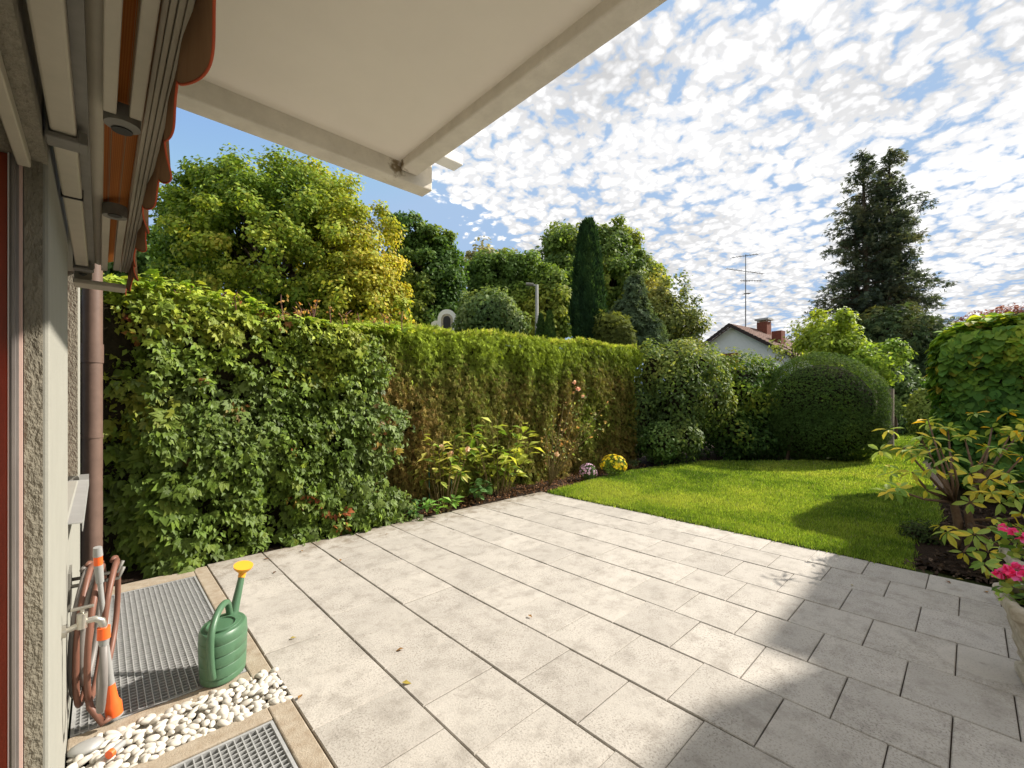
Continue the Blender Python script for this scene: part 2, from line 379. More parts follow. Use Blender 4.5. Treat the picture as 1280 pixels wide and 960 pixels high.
def leafparts(name, m, parent, pos, nrm, tip, size, col, templ, tagk, nvar=7):
    """each leaf an object; colours quantised to a few shared meshes"""
    N = len(pos); s, t, n = frames(nrm, tip); sz = np.broadcast_to(np.asarray(size, float), (N,)); o0 = origin(parent)
    order = np.argsort(col.sum(1)); cents = [col[g].mean(0) for g in np.array_split(order, nvar)]
    grp = np.empty(N, int)
    for gi, g in enumerate(np.array_split(order, nvar)): grp[g] = gi
    for i in range(N):
        me = leafvariant(f'{tagk}_{grp[i]}', templ, m, cents[grp[i]])
        o = bpy.data.objects.new(name, me); COL.objects.link(o); o.parent = parent
        a = sz[i]; p = pos[i]-o0
        o.matrix_local = Matrix(((s[i,0]*a, t[i,0]*a, n[i,0]*a, p[0]), (s[i,1]*a, t[i,1]*a, n[i,1]*a, p[1]), (s[i,2]*a, t[i,2]*a, n[i,2]*a, p[2]), (0,0,0,1)))

def palette(n, cols, noise=None, spread=.28, bright=.24, gain=2.0):
    """mix along a list of colours; noise (0..1) picks the place along it"""
    cols = np.array(cols); k = len(cols)-1
    x = (rng.random(n) if noise is None else np.clip(noise+rng.normal(0, spread, n), 0, 1))*k
    i = np.minimum(x.astype(int), k-1); f = (x-i)[:, None]
    c = cols[i]*(1-f)+cols[i+1]*f
    return gain*c*(1+rng.normal(0, bright, (n, 1))).clip(.45, 1.7)

def ell(px, py, Z, rx, ry, rd=None):
    c = P(px, py, Z); k = Z/544
    return (c, np.array([rx*k, (rd or rx)*k, ry*k]))
def shell(ells, n, lo=.72, hi=1.02, zmin=None):
    """points in the outer shell of a union of ellipsoids"""
    vol = np.array([np.prod(e[1])**(2/3) for e in ells]); cnt = (n*1.5*vol/vol.sum()).astype(int)+1
    Ps, Ns = [], []
    for (c, r), m in zip(ells, cnt):
        d = randdir(m); rad = (rng.random(m)**.5*(hi-lo)+lo)[:, None]
        Ps.append(c+d*r*rad); Ns.append(unit(d/r))
    Pp = np.concatenate(Ps); Nn = np.concatenate(Ns); keep = np.ones(len(Pp), bool)
    for (c, r) in ells:
        keep &= (np.linalg.norm((Pp-c)/r, axis=1) > lo-.02)
    if zmin is not None: keep &= Pp[:, 2] > zmin
    Pp, Nn = Pp[keep], Nn[keep]
    if len(Pp) > n:
        i = rng.permutation(len(Pp))[:n]; Pp, Nn = Pp[i], Nn[i]
    return Pp, Nn

def tree(name, base, ells, clumps, per, cr, size, cols, label, group=None, trunk_r=.2, templ='diamond', m='leaf', autumn=None, lo=.45, forks=26, cat='tree', droop=.3, flat=.75, nscale=.5, zmin=None, jit=.09):
    base = np.array(base, float); root = empty(name, base, label, cat, group)
    cc = np.mean([e[0] for e in ells], 0)
    C, CN = shell(ells, clumps, lo, .95, zmin); nC = len(C)
    C = C+CN*(rng.normal(.02, jit, nC)*np.mean([e[1][0] for e in ells]))[:, None]
    b = MB(); top = np.array([base[0]*.4+cc[0]*.6, base[1]*.4+cc[1]*.6, cc[2]])
    path = [base+np.array([0, 0, -.1]), base*.7+top*.3+rng.normal(0, .05, 3), base*.35+top*.65, top]
    b.tube(path, [trunk_r*1.25, trunk_r, trunk_r*.75, trunk_r*.35], 8)
    b.build('trunk', M['bark'], root, True)
    lb = MB()
    for i in rng.permutation(nC)[:forks]:
        t = rng.uniform(.35, 1); st = base*(1-t)+top*t; e = C[i]; mid = (st+e)/2+np.array([0, 0, .12*np.linalg.norm(e-st)])
        lb.tube([st, mid, e], [trunk_r*.38, trunk_r*.22, trunk_r*.06], 5)
    lb.build('limb', M['bark'], root, True)
    idx = np.repeat(np.arange(nC), per); n = len(idx)
    rad = cr*rng.uniform(.55, 1.3, nC)
    d = randdir(n); rr = rng.random(n)**.45
    pos = C[idx]+d*(rr*rad[idx])[:, None]*np.array([1, 1, flat])
    nr = unit(CN[idx]*.55+d*.55+np.array([0, 0, .35])+rng.normal(0, .45, (n, 3)))
    tp = unit(rng.normal(0, 1, (n, 3))+np.array([0, 0, -droop*2]))
    cn = vnoise(C, nscale, 3); hn = (cn-.25)*1.6
    if autumn is not None: hn = autumn(C, hn)
    col = palette(n, cols, hn[idx], .15, .24, 2.5)
    leafmesh('crown', M[m], root, pos, nr, tp, size*rng.uniform(.6, 1.25, n), col, templ)
    return root

# ------------------------------------------------------------------ the ground
def sheet(name, poly, z, m, depth=.0):
    b = MB(); n = len(poly); b.add([(p[0], p[1], z) for p in poly], [tuple(range(n))]); o = b.build(name, M[m]); o['kind'] = 'structure'; return o
def gpoly(pts): return [tuple(G(*p)[:2]) for p in pts]
sheet('ground', [(-900, -900), (1500, -900), (1500, 1500), (-900, 1500)], -.05, 'ground')
h = H
PX0, PX1, PY0, PY1 = .462*h, 3.415*h, -1.12*h, 3.15*h
patio = sheet('patio', [(PX0-.02, PY0), (PX1+.01, PY0), (PX1+.01, PY1+.02), (PX0-.02, PY1+.02)], -.014, 'joint')
rows = [.462, .76, 1.062, 1.36, 1.655, 1.948, 2.236, 2.537, 2.86, 3.135, 3.415]
slab_i = 0
def slab_mesh(lx, ly):
    b = MB(); c = .004; z = .0
    x, y = lx/2, ly/2
    b.add([(-x,-y,-.045),(x,-y,-.045),(x,y,-.045),(-x,y,-.045), (-x,-y,-c),(x,-y,-c),(x,y,-c),(-x,y,-c), (-x+c,-y+c,0),(x-c,-y+c,0),(x-c,y-c,0),(-x+c,y-c,0)],
          [(0,1,5,4),(1,2,6,5),(2,3,7,6),(3,0,4,7),(4,5,9,8),(5,6,10,9),(6,7,11,10),(7,4,8,11),(8,9,10,11)])
    me = bpy.data.meshes.new('paving_slab'); me.from_pydata(b.v, [], b.f); me.materials.append(M['slab']); return me
SM = {}
L = .2645*h
for r in range(10):
    x0, x1 = rows[r]*h, rows[r+1]*h; off = (.041 if r % 2 == 0 else .166)*h
    k = math.floor((PY0-off)/L); y = off+k*L
    while y < PY1:
        a, e = max(y, PY0), min(y+L, PY1)
        if e-a > .05:
            g = .003 if (y+L/2) > 1.0 else .0052
            key = (r, round(e-a, 3), g)
            if key not in SM: SM[key] = slab_mesh(x1-x0-(.0075 if r < 4 else .006), e-a-g)
            o = link_mesh('paving_slab', SM[key], patio)
            o.location = ((x0+x1)/2, (a+e)/2, random.uniform(-.0022, .0022))
            o.rotation_euler = (random.uniform(-.0035, .0035), random.uniform(-.0035, .0035), random.uniform(-.003, .003))
        y += L
# light well strip beside the house: kerbs, gratings, pebbles
kz = .006
kerb = MB()
def kb(x0, x1, y0, y1): kerb.box(x0, x1, y0, y1, -.12, kz)
WX = -.07*h                                   # house wall face
SY = [3.115*h, 2.995*h, 1.835*h, 1.745*h, 1.545*h, 1.495*h]
kb(.392*h, .458*h, -1.1*h, 1.56*h); kb(.392*h, .458*h, 1.755*h, 3.115*h)           # long kerb
kb(WX+.002, .392*h-.002, 2.995*h, 3.115*h)    # behind grating
kb(WX+.002, .392*h-.002, 1.755*h, 1.815*h)    # between grating and pebbles
kb(WX+.002, .392*h-.002, 1.495*h, 1.56*h)     # between pebbles and second grating
kb(WX+.002, .392*h-.002, -1.1*h, .70*h)
ko = kerb.build('drain_kerb', M['conc'], None, False, .006); ko['kind'] = 'structure'
pit = MB().box(WX-.02, .40*h, .6*h, 3.02*h, -.6, -.115); po = pit.build('light_well', M['pit']); po['kind'] = 'structure'
def grating(label, x0, x1, y0, y1, pitch=.027):
    root = empty('floor_grating', ((x0+x1)/2, (y0+y1)/2, 0), label, 'grating')
    f = MB(); w = .012
    for (a, b_, c, d) in ((x0, x1, y0, y0+w), (x0, x1, y1-w, y1), (x0, x0+w, y0+w, y1-w), (x1-w, x1, y0+w, y1-w)): f.box(a, b_, c, d, -.035, .003)
    f.build('grating_frame', M['steel'], root)
    b = MB(); c = MB(); x = x0+w+pitch*.6
    while x < x1-w-.004: b.box(x-.0021, x+.0021, y0+w, y1-w, -.030, .0); x += pitch
    b.build('bearing_bars', M['steel'], root)['kind'] = 'stuff'
    y = y0+w+pitch*.6
    while y < y1-w-.004: c.box(x0+w, x1-w, y-.0021, y+.0021, -.020, -.0006); y += pitch
    c.build('cross_bars', M['steel'], root)['kind'] = 'stuff'
grating('steel grid grating under the hose, reaching to the creeper hedge', WX+.008, .388*h, 1.82*h, 2.988*h)
grating('steel grid grating cut off by the bottom edge, in front of the pebbles', WX+.008, .388*h, .705*h, 1.488*h)
bed = MB().box(WX+.003, .455*h, 1.562*h, 1.753*h, -.11, -.045).build('pebble_bed', M['soil']); bed['kind'] = 'structure'
# second bit of pebbles reaches through the long kerb: lay pebbles over it as well
def pebble_mesh(seed):
    import bmesh
    bm = bmesh.new(); bmesh.ops.create_icosphere(bm, subdivisions=2, radius=1)
    rr = random.Random(seed); ph = [rr.uniform(0, 6) for _ in range(6)]
    for v in bm.verts:
        k = 1+.09*math.sin(2.1*v.co.x+ph[0])+.08*math.sin(2.7*v.co.y+ph[1])+.06*math.sin(3*v.co.z+ph[2])
        v.co = Vector((v.co.x*1.0*k, v.co.y*.68*k, v.co.z*.45*k))
    me = bpy.data.meshes.new('pebble'); bm.to_mesh(me); bm.free(); me.materials.append(M['pebble'])
    me.polygons.foreach_set('use_smooth', [True]*len(me.polygons)); return me
PM = [pebble_mesh(i) for i in range(6)]
pts = []
xs0, xs1, ys0, ys1 = WX+.02, .462*h, 1.555*h, 1.765*h
for layer, (zl, cnt) in enumerate(((-.026, 70), (-.002, 230))):
    got = []
    tries = 0
    while len(got) < cnt and tries < 20000:
        tries += 1; p = (random.uniform(xs0, xs1), random.uniform(ys0, ys1))
        if all((p[0]-q[0])**2+(p[1]-q[1])**2 > .0208**2 for q in got): got.append(p)
    for p in got: pts.append((*p, zl+random.uniform(-.004, .010)))
for i, p in enumerate(pts):
    o = link_mesh('pebble', PM[i % 6], bed); s = random.uniform(.0175, .027)
    o.location = tuple(np.array(p)-origin(bed)); o.scale = (s*random.uniform(.9, 1.3), s*random.uniform(.85, 1.1), s)
    o.rotation_euler = (random.uniform(-.4, .4), random.uniform(-.4, .4), random.uniform(0, 6.3))

fv, ff = [], []
for i in range(330):
    me = PM[i % 6]; c = np.array([v.co[:] for v in me.vertices])*random.uniform(.018, .026); a = random.uniform(0, 6.3); b0 = len(fv)
    cx, cy = random.uniform(xs0, xs1), random.uniform(ys0, ys1)
    for x, y, z in c: fv.append((cx+x*math.cos(a)-y*math.sin(a), cy+x*math.sin(a)+y*math.cos(a), z-.022))
    ff += [tuple(b0+q for q in p.vertices) for p in me.polygons]
under = MB(); under.add(fv, ff); under.build('lower_pebbles', M['pebble'], bed, True)['kind'] = 'stuff'

# planting beds and lawn
sheet('garden_bed', [(-.2, PY1+.015), (PX1+.2, PY1+.015), (PX1+1.2, 3.16*h-.1), (14, 2.4*h), (14, 7), (-.2, 7)], -.006, 'soil')
LAWN = gpoly([(704, 612), (742, 601), (790, 590), (880, 579), (985, 579), (1050, 578), (1096, 556), (1110, 545), (1125, 536), (1170, 540), (1162, 556), (1150, 578), (1163, 610), (1176, 650), (1140, 676), (1141, 703)])
LAWN[0] = (PX1+.01, LAWN[0][1]); LAWN[-1] = (PX1+.01, LAWN[-1][1])
lawn = sheet('lawn', LAWN, .004, 'lawn')
sheet('border_bed', gpoly([(1141, 703), (1140, 676), (1176, 650), (1163, 610), (1150, 578)])[::1]+[(15, -.5), (15, -1.6), (PX1+.012, -1.6)], -.002, 'soil')

def inpoly(p, poly):
    x, y = p[:, 0], p[:, 1]; c = np.zeros(len(p), bool); n = len(poly); j = n-1
    for i in range(n):
        xi, yi = poly[i]; xj, yj = poly[j]
        m = ((yi > y) != (yj > y)) & (x < (xj-xi)*(y-yi)/(yj-yi+1e-12)+xi); c ^= m; j = i
    return c
def grass(n):
    lo = np.min(LAWN, 0); hi = np.max(LAWN, 0)
    out = []; have = 0
    while have < n:
        p = rng.uniform(lo, hi, (n*2, 2)); d = np.linalg.norm(p, axis=1)
        k = inpoly(p, LAWN) & (rng.random(len(p)) < np.clip((5.2/np.maximum(d, 3))**2, .02, 1))
        out.append(p[k]); have += k.sum()
    p = np.concatenate(out)[:n]; d = np.linalg.norm(p, axis=1)
    e = rng.normal(0, .02, (n, 2)); pos = np.c_[p+e, np.full(n, .0)]
    az = rng.uniform(0, 2*np.pi, n); nr = np.c_[np.cos(az), np.sin(az), np.full(n, .25)]
    tip = np.c_[rng.normal(0, .45, (n, 2)), np.ones(n)]
    q = vnoise(np.c_[p, np.zeros(n)], 2.2, 5)*.6+vnoise(np.c_[p, np.zeros(n)], 9, 6)*.4
    q = q+(vnoise(np.c_[p, np.zeros(n)], .9, 16)-.5)*.7
    col = palette(n, [(.05, .10, .012), (.12, .19, .022), (.20, .27, .035), (.26, .30, .055)], q, .18, .28, 1.5)
    pl = rng.random(n) < .035; col[pl] = np.array([.34, .36, .20])*rng.uniform(.6, 1.1, (pl.sum(), 1))
    sz = rng.uniform(.022, .05, n)*np.clip(d/5.5, .9, 2.0)
    o = leafmesh('grass', M['grass'], None, pos, nr, tip, sz, col, 'blade', True, widen=np.clip(d/4.5, 1, 3)*1.6)
    tag(o, 'short mown sunlit lawn grass beside the patio', 'grass')
grass(260000)

# ------------------------------------------------------------------ the house
house = empty('house', (WX, 0, 0), 'rough plastered house with overhanging balcony, at the left edge', 'building')
a1, aw0, aw1, ae = 1.21*h, 1.86*h, 2.80*h, 2.97*h
SZ, LZ, TOP = .645*h, 2.02, 2.78
w = MB()
w.box(WX-.3, WX, a1, aw0, -.12, TOP)
w.box(WX-.3, WX, aw0, aw1, -.12, SZ-.03)
w.box(WX-.3, WX, aw1+.04, ae, -.12, TOP)
w.box(WX-.3, WX, aw0, aw1+.04, 2.2, TOP)
w.build('wall', M['smooth'], house, False, .008)
MB().box(WX-.3, WX-.002, -.9, a1-.001, LZ, TOP).build('lintel', M['rough'], house)
b = MB().box(WX-.045, WX-.012, a1-.006, a1-.001, -.1, LZ); b.build('door_reveal', M['rough'], house)
b = MB().box(WX-.22, WX-.006, aw1, aw1+.039, SZ, 2.199); b.build('window_reveal', M['rough'], house)
win = MB().box(WX-.16, WX-.10, aw0+.002, aw1-.002, SZ, SZ+.06).box(WX-.16, WX-.10, aw0+.002, aw0+.06, SZ+.06, 2.198).box(WX-.16, WX-.10, aw1-.06, aw1-.002, SZ+.06, 2.198).build('window', M['redwood'], house)
MB().box(WX-.135, WX-.125, aw0+.06, aw1-.06, SZ+.06, 2.198).build('pane', M['glass'], win)
MB().prism_y([(WX-.10, SZ-.028), (WX+.045, SZ-.036), (WX+.045, SZ-.075), (WX+.042, SZ-.075), (WX+.042, SZ-.04), (WX-.10, SZ-.032)], aw0+.01, aw1+.03).box(WX+.001, WX+.046, aw1+.03, aw1+.036, SZ-.08, SZ-.0).build('sill', M['zinc'], win)
# door jamb, shutter rail, red door frame
j = WX-.047
MB().box(j-.006, j, a1-.012, a1-.004, -.1, LZ).build('sealant_strip', M['pink'], house)
MB().box(j-.022, j-.006, a1-.016, a1-.006, -.1, LZ).box(j-.017, j-.011, a1-.028, a1-.016, -.1, LZ).build('shutter_rail', M['rail'], house)
MB().box(j-.0245, j-.022, a1-.020, a1-.008, -.1, LZ).build('rail_edge', M['white'], house)
MB().box(j-.13, j-.055, a1-.06, a1-.004, -.1, LZ+.1).box(j-.055, j-.0245, a1-.014, a1-.002, -.1, LZ).build('door_frame', M['redwood'], house, False, .003)
MB().box(-.153, -.129, -.6, a1-.03, LZ-.03, LZ-.001).build('shutter_bottom_bar', M['alu'], house, False, .003)
# balcony
bs = MB().box(WX, 1.40, -1.9, 2.42, 2.805, 3.0); bs.build('balcony_slab', M['soffit'], house)
MB().box(1.293, 1.407, -1.9, 2.33, 2.75, 3.02).build('side_beam', M['beam'], house, False, .012, 3)
MB().box(WX+.002, 1.52, 2.335, 2.452, 2.70, 3.03).build('end_beam', M['beam'], house, False, .008, 3)
MB().box(1.41, 1.66, 2.20, 2.30, 2.86, 2.93).build('fascia_block', M['white'], house, False, .006)
MB().box(WX+.003, 1.397, 2.338, 2.44, 3.031, 3.9).box(1.31, 1.395, -1.9, 2.335, 3.021, 3.9).build('balcony_parapet', M['white'], house)
# unseen row house inferred from the patio shadow, its outline shaped to cast it
WY = -1.72
MB().box(WX-8, WX-.301, -9, ae, -.1, 5.5).build('main_block', M['smooth'], house)
row = empty('row_house', (10, WY, 0), 'unseen neighbouring white row house to the right of the terrace, shaped to shade the near paving', 'building')
MB().box(7.15, 9.0, WY-6, WY, -.1, 5.45).box(9.0, 9.75, WY-6, WY-.62, -.1, 5.45).box(9.75, 13.4, WY-6, WY, -.1, 5.45).build('wall', M['white'], row)  # recess, ends and white walls set for the sun patch, shadow and bounce
MB().prism_x([(WY-.63, 5.452), (WY-3.0, 6.9), (WY-6.3, 5.452)], 7.1, 13.5).build('roof', M['tile'], row)
for (xa, xb, za, zb) in ((7.5, 8.6, .9, 2.2), (10.2, 12.0, .1, 2.2), (7.5, 8.6, 3.5, 4.7), (10.4, 11.8, 3.5, 4.7)):
    wv_ = MB().box(xa, xb, WY, WY+.03, za, za+.07).box(xa, xb, WY, WY+.03, zb-.07, zb).box(xa, xa+.07, WY, WY+.03, za+.07, zb-.07).box(xb-.07, xb, WY, WY+.03, za+.07, zb-.07).build('window', M['redwood'], row)
    MB().box(xa+.07, xb-.07, WY+.001, WY+.012, za+.07, zb-.07).build('pane', M['glass'], wv_)
sheet('terrace', [(.02, -7), (6.5, -7), (6.5, PY0-.01), (.02, PY0-.01)], -.002, 'slab')  # unseen paving behind the viewpoint, added for bounce onto the soffit

dp = empty('downpipe', (-.03*h, 3.24*h, 0), 'brown rain downpipe running down beside the creeper hedge', 'downpipe')
DX, DY = -.030*h, 3.22*h
MB().tube([(DX, DY, -.05), (DX, DY, 2.62)], .058, 20).build('pipe', M['pipe'], dp, 'auto')
MB().tube([(DX, DY, 1.66), (DX, DY, 1.80)], .0635, 20).build('socket', M['pipe'], dp, 'auto')
MB().tube([(DX, DY, 1.10), (DX, DY, 1.12)], .062, 20).box(DX-.09, DX-.05, DY-.012, DY+.012, 1.095, 1.125).build('clamp', M['pipe'], dp, 'auto')

# awning folded back under the balcony
aw = empty('awning', (0, 1.5, 2.1), 'retracted folding arm awning with orange striped cloth and scalloped valance', 'awning')
Y0, Y1 = -.5, 3.18
MB().box(-.088, -.042, Y0, Y1, 2.045, 2.095).build('mounting_tube', M['alu'], aw, False, .005)
for yb in (1.55, 3.02):
    MB().box(WX+.002, -.036, yb-.03, yb+.03, 2.028, 2.042).box(WX+.002, -.090, yb-.03, yb+.03, 2.042, 2.16).box(-.040, -.022, yb-.03, yb+.03, 2.028, 2.06).build('wall_bracket', M['alu_dk'], aw, False, .004)
MB().box(-.091, -.039, 1.99, 1.998, 2.041, 2.098).build('strap', M['dark'], aw)
ec = MB().box(-.098, -.03, Y1, Y1+.03, 2.00, 2.11).box(-.098, .10, Y1-.10, Y1+.03, 1.975, 1.998).build('end_bracket', M['alu'], aw, False, .004)
MB().tube([(-.064, Y1-.012, 2.05), (-.064, Y1-.001, 2.05)], .016, 14).build('bolt', M['alu_dk'], ec)
MB().tube([(-.002, Y0, 2.135), (-.002, Y1-.02, 2.135)], .036, 20).build('cloth_roll', M['alu'], aw, 'auto')
MB().box(-.0415, -.020, Y0, Y1-.02, 2.075, 2.17).build('back_profile', M['alu_dk'], aw)
nseg = 40; b = MB()
for i in range(nseg+1):
    y = Y0+(Y1-.05-Y0)*i/nseg
    b.v += [(.008, y, 2.098), (.035, y, 2.112+.004*math.sin(i)), (.085, y, 2.13)]
for i in range(nseg):
    for k in (0, 1): q = i*3+k; b.f.append((q, q+1, q+4, q+3))
b.build('awning_cloth', M['fabric'], aw, True)
b = MB()
for xx in (.078, .089, .100, .111): b.box(xx, xx+.0095, Y0, Y1+.02, 2.085+(.003 if int(xx*1000) % 2 else 0), 2.15)
b.box(.076, .121, Y0, Y1+.02, 2.10, 2.155); b.build('front_rail', M['alu'], aw, False, .002)
def arm(y_el, y_sh, name='folding_arm'):
    d = 1 if y_sh > y_el else -1
    a = MB().box(.004, .028, min(y_el, y_sh), max(y_el, y_sh), 2.058, 2.082).build(name, M['alu'], aw, False, .003)
    MB().box(.050, .074, min(y_el, y_sh-.03*d), max(y_el, y_sh-.03*d), 2.062, 2.086).build('forearm', M['alu'], a, False, .003)
    MB().tube([(.039, y_el-.03*d, 2.05), (.039, y_el-.03*d, 2.09)], .034, 16).build('elbow_joint', M['alu_dk'], a, 'auto')
    MB().tube([(.039, y_el-.05*d, 2.047), (.039, y_el-.05*d, 2.049)], .020, 14).build('elbow_cap', M['dark'], a)
arm(2.15, 3.10); arm(1.37, -.45)
# valance with scallops
b = MB(); nv = 300; pitchv = .265
vz = []
for i in range(nv+1):
    y = Y0+(Y1+.05-Y0)*i/nv; ph = ((y+.02) % pitchv)/pitchv
    drop = .135+.045*math.sin(math.pi*ph)**.6+.012*math.sin(y*2.3)
    bx = .118+.012*math.sin(y*9.5)+.006*math.sin(y*23)
    vz.append((bx, y, 2.15-drop)); b.v += [(.119, y, 2.15), ((.119+bx)/2+.002, y, 2.15-drop*.5), (bx, y, 2.15-drop)]
for i in range(nv):
    for k in (0, 1): q = i*3+k; b.f.append((q, q+1, q+4, q+3))
va = b.build('valance', M['valance'], aw, True); va.modifiers.new('solid', 'SOLIDIFY').thickness = .0015
MB().tube([(x, y, z) for x, y, z in vz], .0024, 5).build('edge_braid', M['braid'], va, True)  # braid that also carries the red-orange sun glow of the hem

# ------------------------------------------------------------------ tap, hose, lance
TY, TZ = 2.20, .575
tap = empty('water_tap', (WX, TY, TZ), 'metal garden tap with orange hose connector on the house wall', 'tap')
MB().tube([(WX, TY, TZ), (WX+.012, TY, TZ)], .022, 14).tube([(WX+.01, TY, TZ), (WX+.055, TY, TZ+.012)], .010, 12).tube([(WX+.05, TY, TZ-.004), (WX+.052, TY, TZ+.05)], .015, 14).tube([(WX+.052, TY, TZ+.018), (WX+.085, TY, TZ+.018), (WX+.102, TY, TZ+.006), (WX+.108, TY, TZ-.022)], [.010, .011, .012, .012], 12).build('tap_body', M['chrome'], tap, 'auto')
MB().tube([(WX+.052, TY, TZ+.05), (WX+.052, TY, TZ+.066)], .006, 8).box(WX+.022, WX+.082, TY-.007, TY+.007, TZ+.064, TZ+.073).build('tap_handle', M['chrome'], tap, False, .002)
MB().tube([(WX+.108, TY, TZ-.02), (WX+.108, TY, TZ-.062)], [.019, .020], 14).build('connector_ring', M['orange'], tap, 'auto')
MB().tube([(WX+.108, TY, TZ-.062), (WX+.108, TY, TZ-.088)], [.017, .013], 14).build('connector_tail', M['greyp'], tap, 'auto')
rack = empty('hose_hanger', (WX, 2.67, .60), 'dark wall hanger carrying the coiled brown hose', 'hanger')
MB().box(WX, WX+.008, 2.60, 2.74, .50, .66).build('back_plate', M['alu_dk'], rack)
for yy in (2.62, 2.72): MB().tube([(WX, yy, .60), (WX+.16, yy, .595), (WX+.175, yy, .64)], .008, 8).build('hook', M['alu_dk'], rack, True)
hz = empty('garden_hose', (0, 2.66, .35), 'brown and grey garden hose looped over the wall hanger', 'hose')
def loop(x, yc, ztop, zbot, ry, x2):
    pts = []
    for i in range(33):
        a = 2*math.pi*i/32; zz = (ztop+zbot)/2+(ztop-zbot)/2*math.cos(a); yy = yc+ry*math.sin(a)*(1+.12*math.cos(a))
        pts.append((x+(x2-x)*i/32+.030*math.sin(a+.4), yy, zz+.012*math.sin(3*a)))
    return pts
lp = []
spec = [(-.066, .648, .13, .14), (-.052, .660, .08, .17), (-.036, .640, .17, .15), (-.018, .655, .10, .19), (.030, .662, .20, .16)]
for i, (x, zt, zb, ry) in enumerate(spec):
    b = MB().tube(loop(x, 2.66+.012*math.sin(i*2), zt, zb, ry, x+.014), .0112, 10)
    b.build('hose_loop', M['hose' if i in (1, 3, 4) else 'hoseg'], hz, True)
MB().tube([(WX+.108, TY, TZ-.085), (WX+.108, TY+.004, .34), (WX+.10, TY+.06, .22), (.0, TY+.14, .19), (.0, 2.45, .25), (.02, 2.55, .38), (.02, 2.60, .52)], .0125, 10).build('feed_hose', M['hoseg'], hz, True)
MB().tube([(-.03, 2.62, .40), (-.05, 2.60, .22), (-.03, 2.56, .09), (.01, 2.50, .035), (.03, 2.50, .05)], .0125, 10).build('hanging_end', M['hose'], hz, True)
lance = empty('spray_lance', (.06, 2.56, 0), 'grey watering lance with orange shower head leaning on the hose coil', 'spray lance')
A0 = P(143, 893, 1.88); A1 = P(138, 855, 1.87); A2 = P(131, 790, 1.84); A3 = P(125, 728, 1.82); A4 = P(123, 706, 1.81); A5 = P(122, 684, 1.80)
lerp = lambda p, q, t: p*(1-t)+q*t
MB().tube([A0, lerp(A0, A1, .35), lerp(A0, A1, .5), A1], [.029, .029, .020, .015], 16).build('shower_head', M['orange'], lance, 'auto')
MB().tube([lerp(A0, A1, -.06), lerp(A0, A1, -.005)], [.029, .029], 16).build('spray_plate', M['greyp'], lance, 'auto')
MB().tube([A1, lerp(A1, A2, .35), lerp(A1, A2, .8), A3], [.015, .0125, .009, .009], 12).build('lance_tube', M['greyp'], lance, 'auto')
MB().tube([A3, A4], [.013, .015], 12).build('grip', M['greyp'], lance, 'auto')
MB().tube([A4, lerp(A4, A5, .5)], .0145, 12).build('click_ring', M['orange'], lance, 'auto')
MB().tube([lerp(A4, A5, .5), A5], [.016, .014], 12).build('coupling', M['greyp'], lance, 'auto')
nz = empty('hose_nozzle', P(147, 952, 1.72), 'grey hose nozzle with orange tip lying on the white pebbles', 'nozzle')
q0, q1 = P(136, 962, 1.67), P(154, 946, 1.73); q0[2] = q1[2] = .028
MB().tube([q0, lerp(q0, q1, .25)], [.016, .016], 12).build('nozzle_tip', M['orange'], nz, 'auto')
MB().tube([lerp(q0, q1, .25), q1], [.014, .012], 12).build('nozzle_body', M['greyp'], nz, 'auto')
st = bpy.data.objects.new('stone', PM[2].copy()); COL.objects.link(st); st.data.materials.clear(); st.data.materials.append(M['zinc'])
st.location = tuple(P(106, 950, 1.72)); st.location.z = .012; st.scale = (.055, .06, .05)
tag(st, 'smooth grey stone among the white pebbles by the wall', 'stone')

# ------------------------------------------------------------------ watering can
CX, CY = .325*h, 1.865*h
CZ = kz+.001
can = empty('watering_can', (CX, CY, CZ), 'green plastic watering can with orange rose on the kerb', 'watering can')
ROT = YAW*0+R(62)                          # long axis
ax = np.array([math.cos(ROT), math.sin(ROT), 0])
prof = [(.0, .0), (.094, .0), (.102, .006), (.103, .03), (.1005, .034), (.1045, .038), (.106, .085), (.1035, .089), (.107, .093), (.108, .14), (.1055, .144), (.109, .148), (.110, .195), (.1075, .199), (.109, .203), (.107, .235), (.098, .247), (.075, .251)]
MB().lathe((CX, CY, CZ), prof, 40, 1.28, .92, ROT).build('body', M['can'], can, 'auto')
# half cover towards the spout, open well towards the back
oc = np.array([CX, CY, CZ])-ax*.03
MB().lathe(oc+np.array([0, 0, .2485]), [(.080, .0), (.082, .012), (.076, .014), (.072, .004), (.070, -.12), (0, -.13)], 28, .95, .78, ROT).build('filler_opening', M['can'], can, 'auto')
MB().lathe(oc+np.array([0, 0, .246]), [(.071, 0), (0, .0005)], 28, .95, .78, ROT).build('inner_dark', M['pit'], can)
MB().lathe((CX, CY, CZ+.249), [(.088, -.006), (.080, 0.003), (.060, .006), (0, .007)], 28, 1.28, .92, ROT).build('deck', M['can'], can, 'auto')
hb = np.array([CX, CY, CZ]); bk = -ax
hp = [hb+bk*.135+np.array([0,0,.05]), hb+bk*.152+np.array([0,0,.10]), hb+bk*.165+np.array([0,0,.19]), hb+bk*.155+np.array([0,0,.27]), hb+bk*.10+np.array([0,0,.325]), hb+bk*.02+np.array([0,0,.345]), hb-bk*.055+np.array([0,0,.325]), hb-bk*.09+np.array([0,0,.245])]
def smoothp(p, n=6):
    p = [np.array(q) for q in p]; out = []
    for i in range(len(p)-1):
        a, b_, c, d = p[max(i-1, 0)], p[i], p[i+1], p[min(i+2, len(p)-1)]
        for k in range(n):
            t = k/n; out.append(.5*((2*b_)+(-a+c)*t+(2*a-5*b_+4*c-d)*t*t+(-a+3*b_-3*c+d)*t**3))
    out.append(p[-1]); return out
MB().tube(smoothp(hp), .0155, 12).build('handle', M['can'], can, True)
tipp = P(307, 724, 2.86)
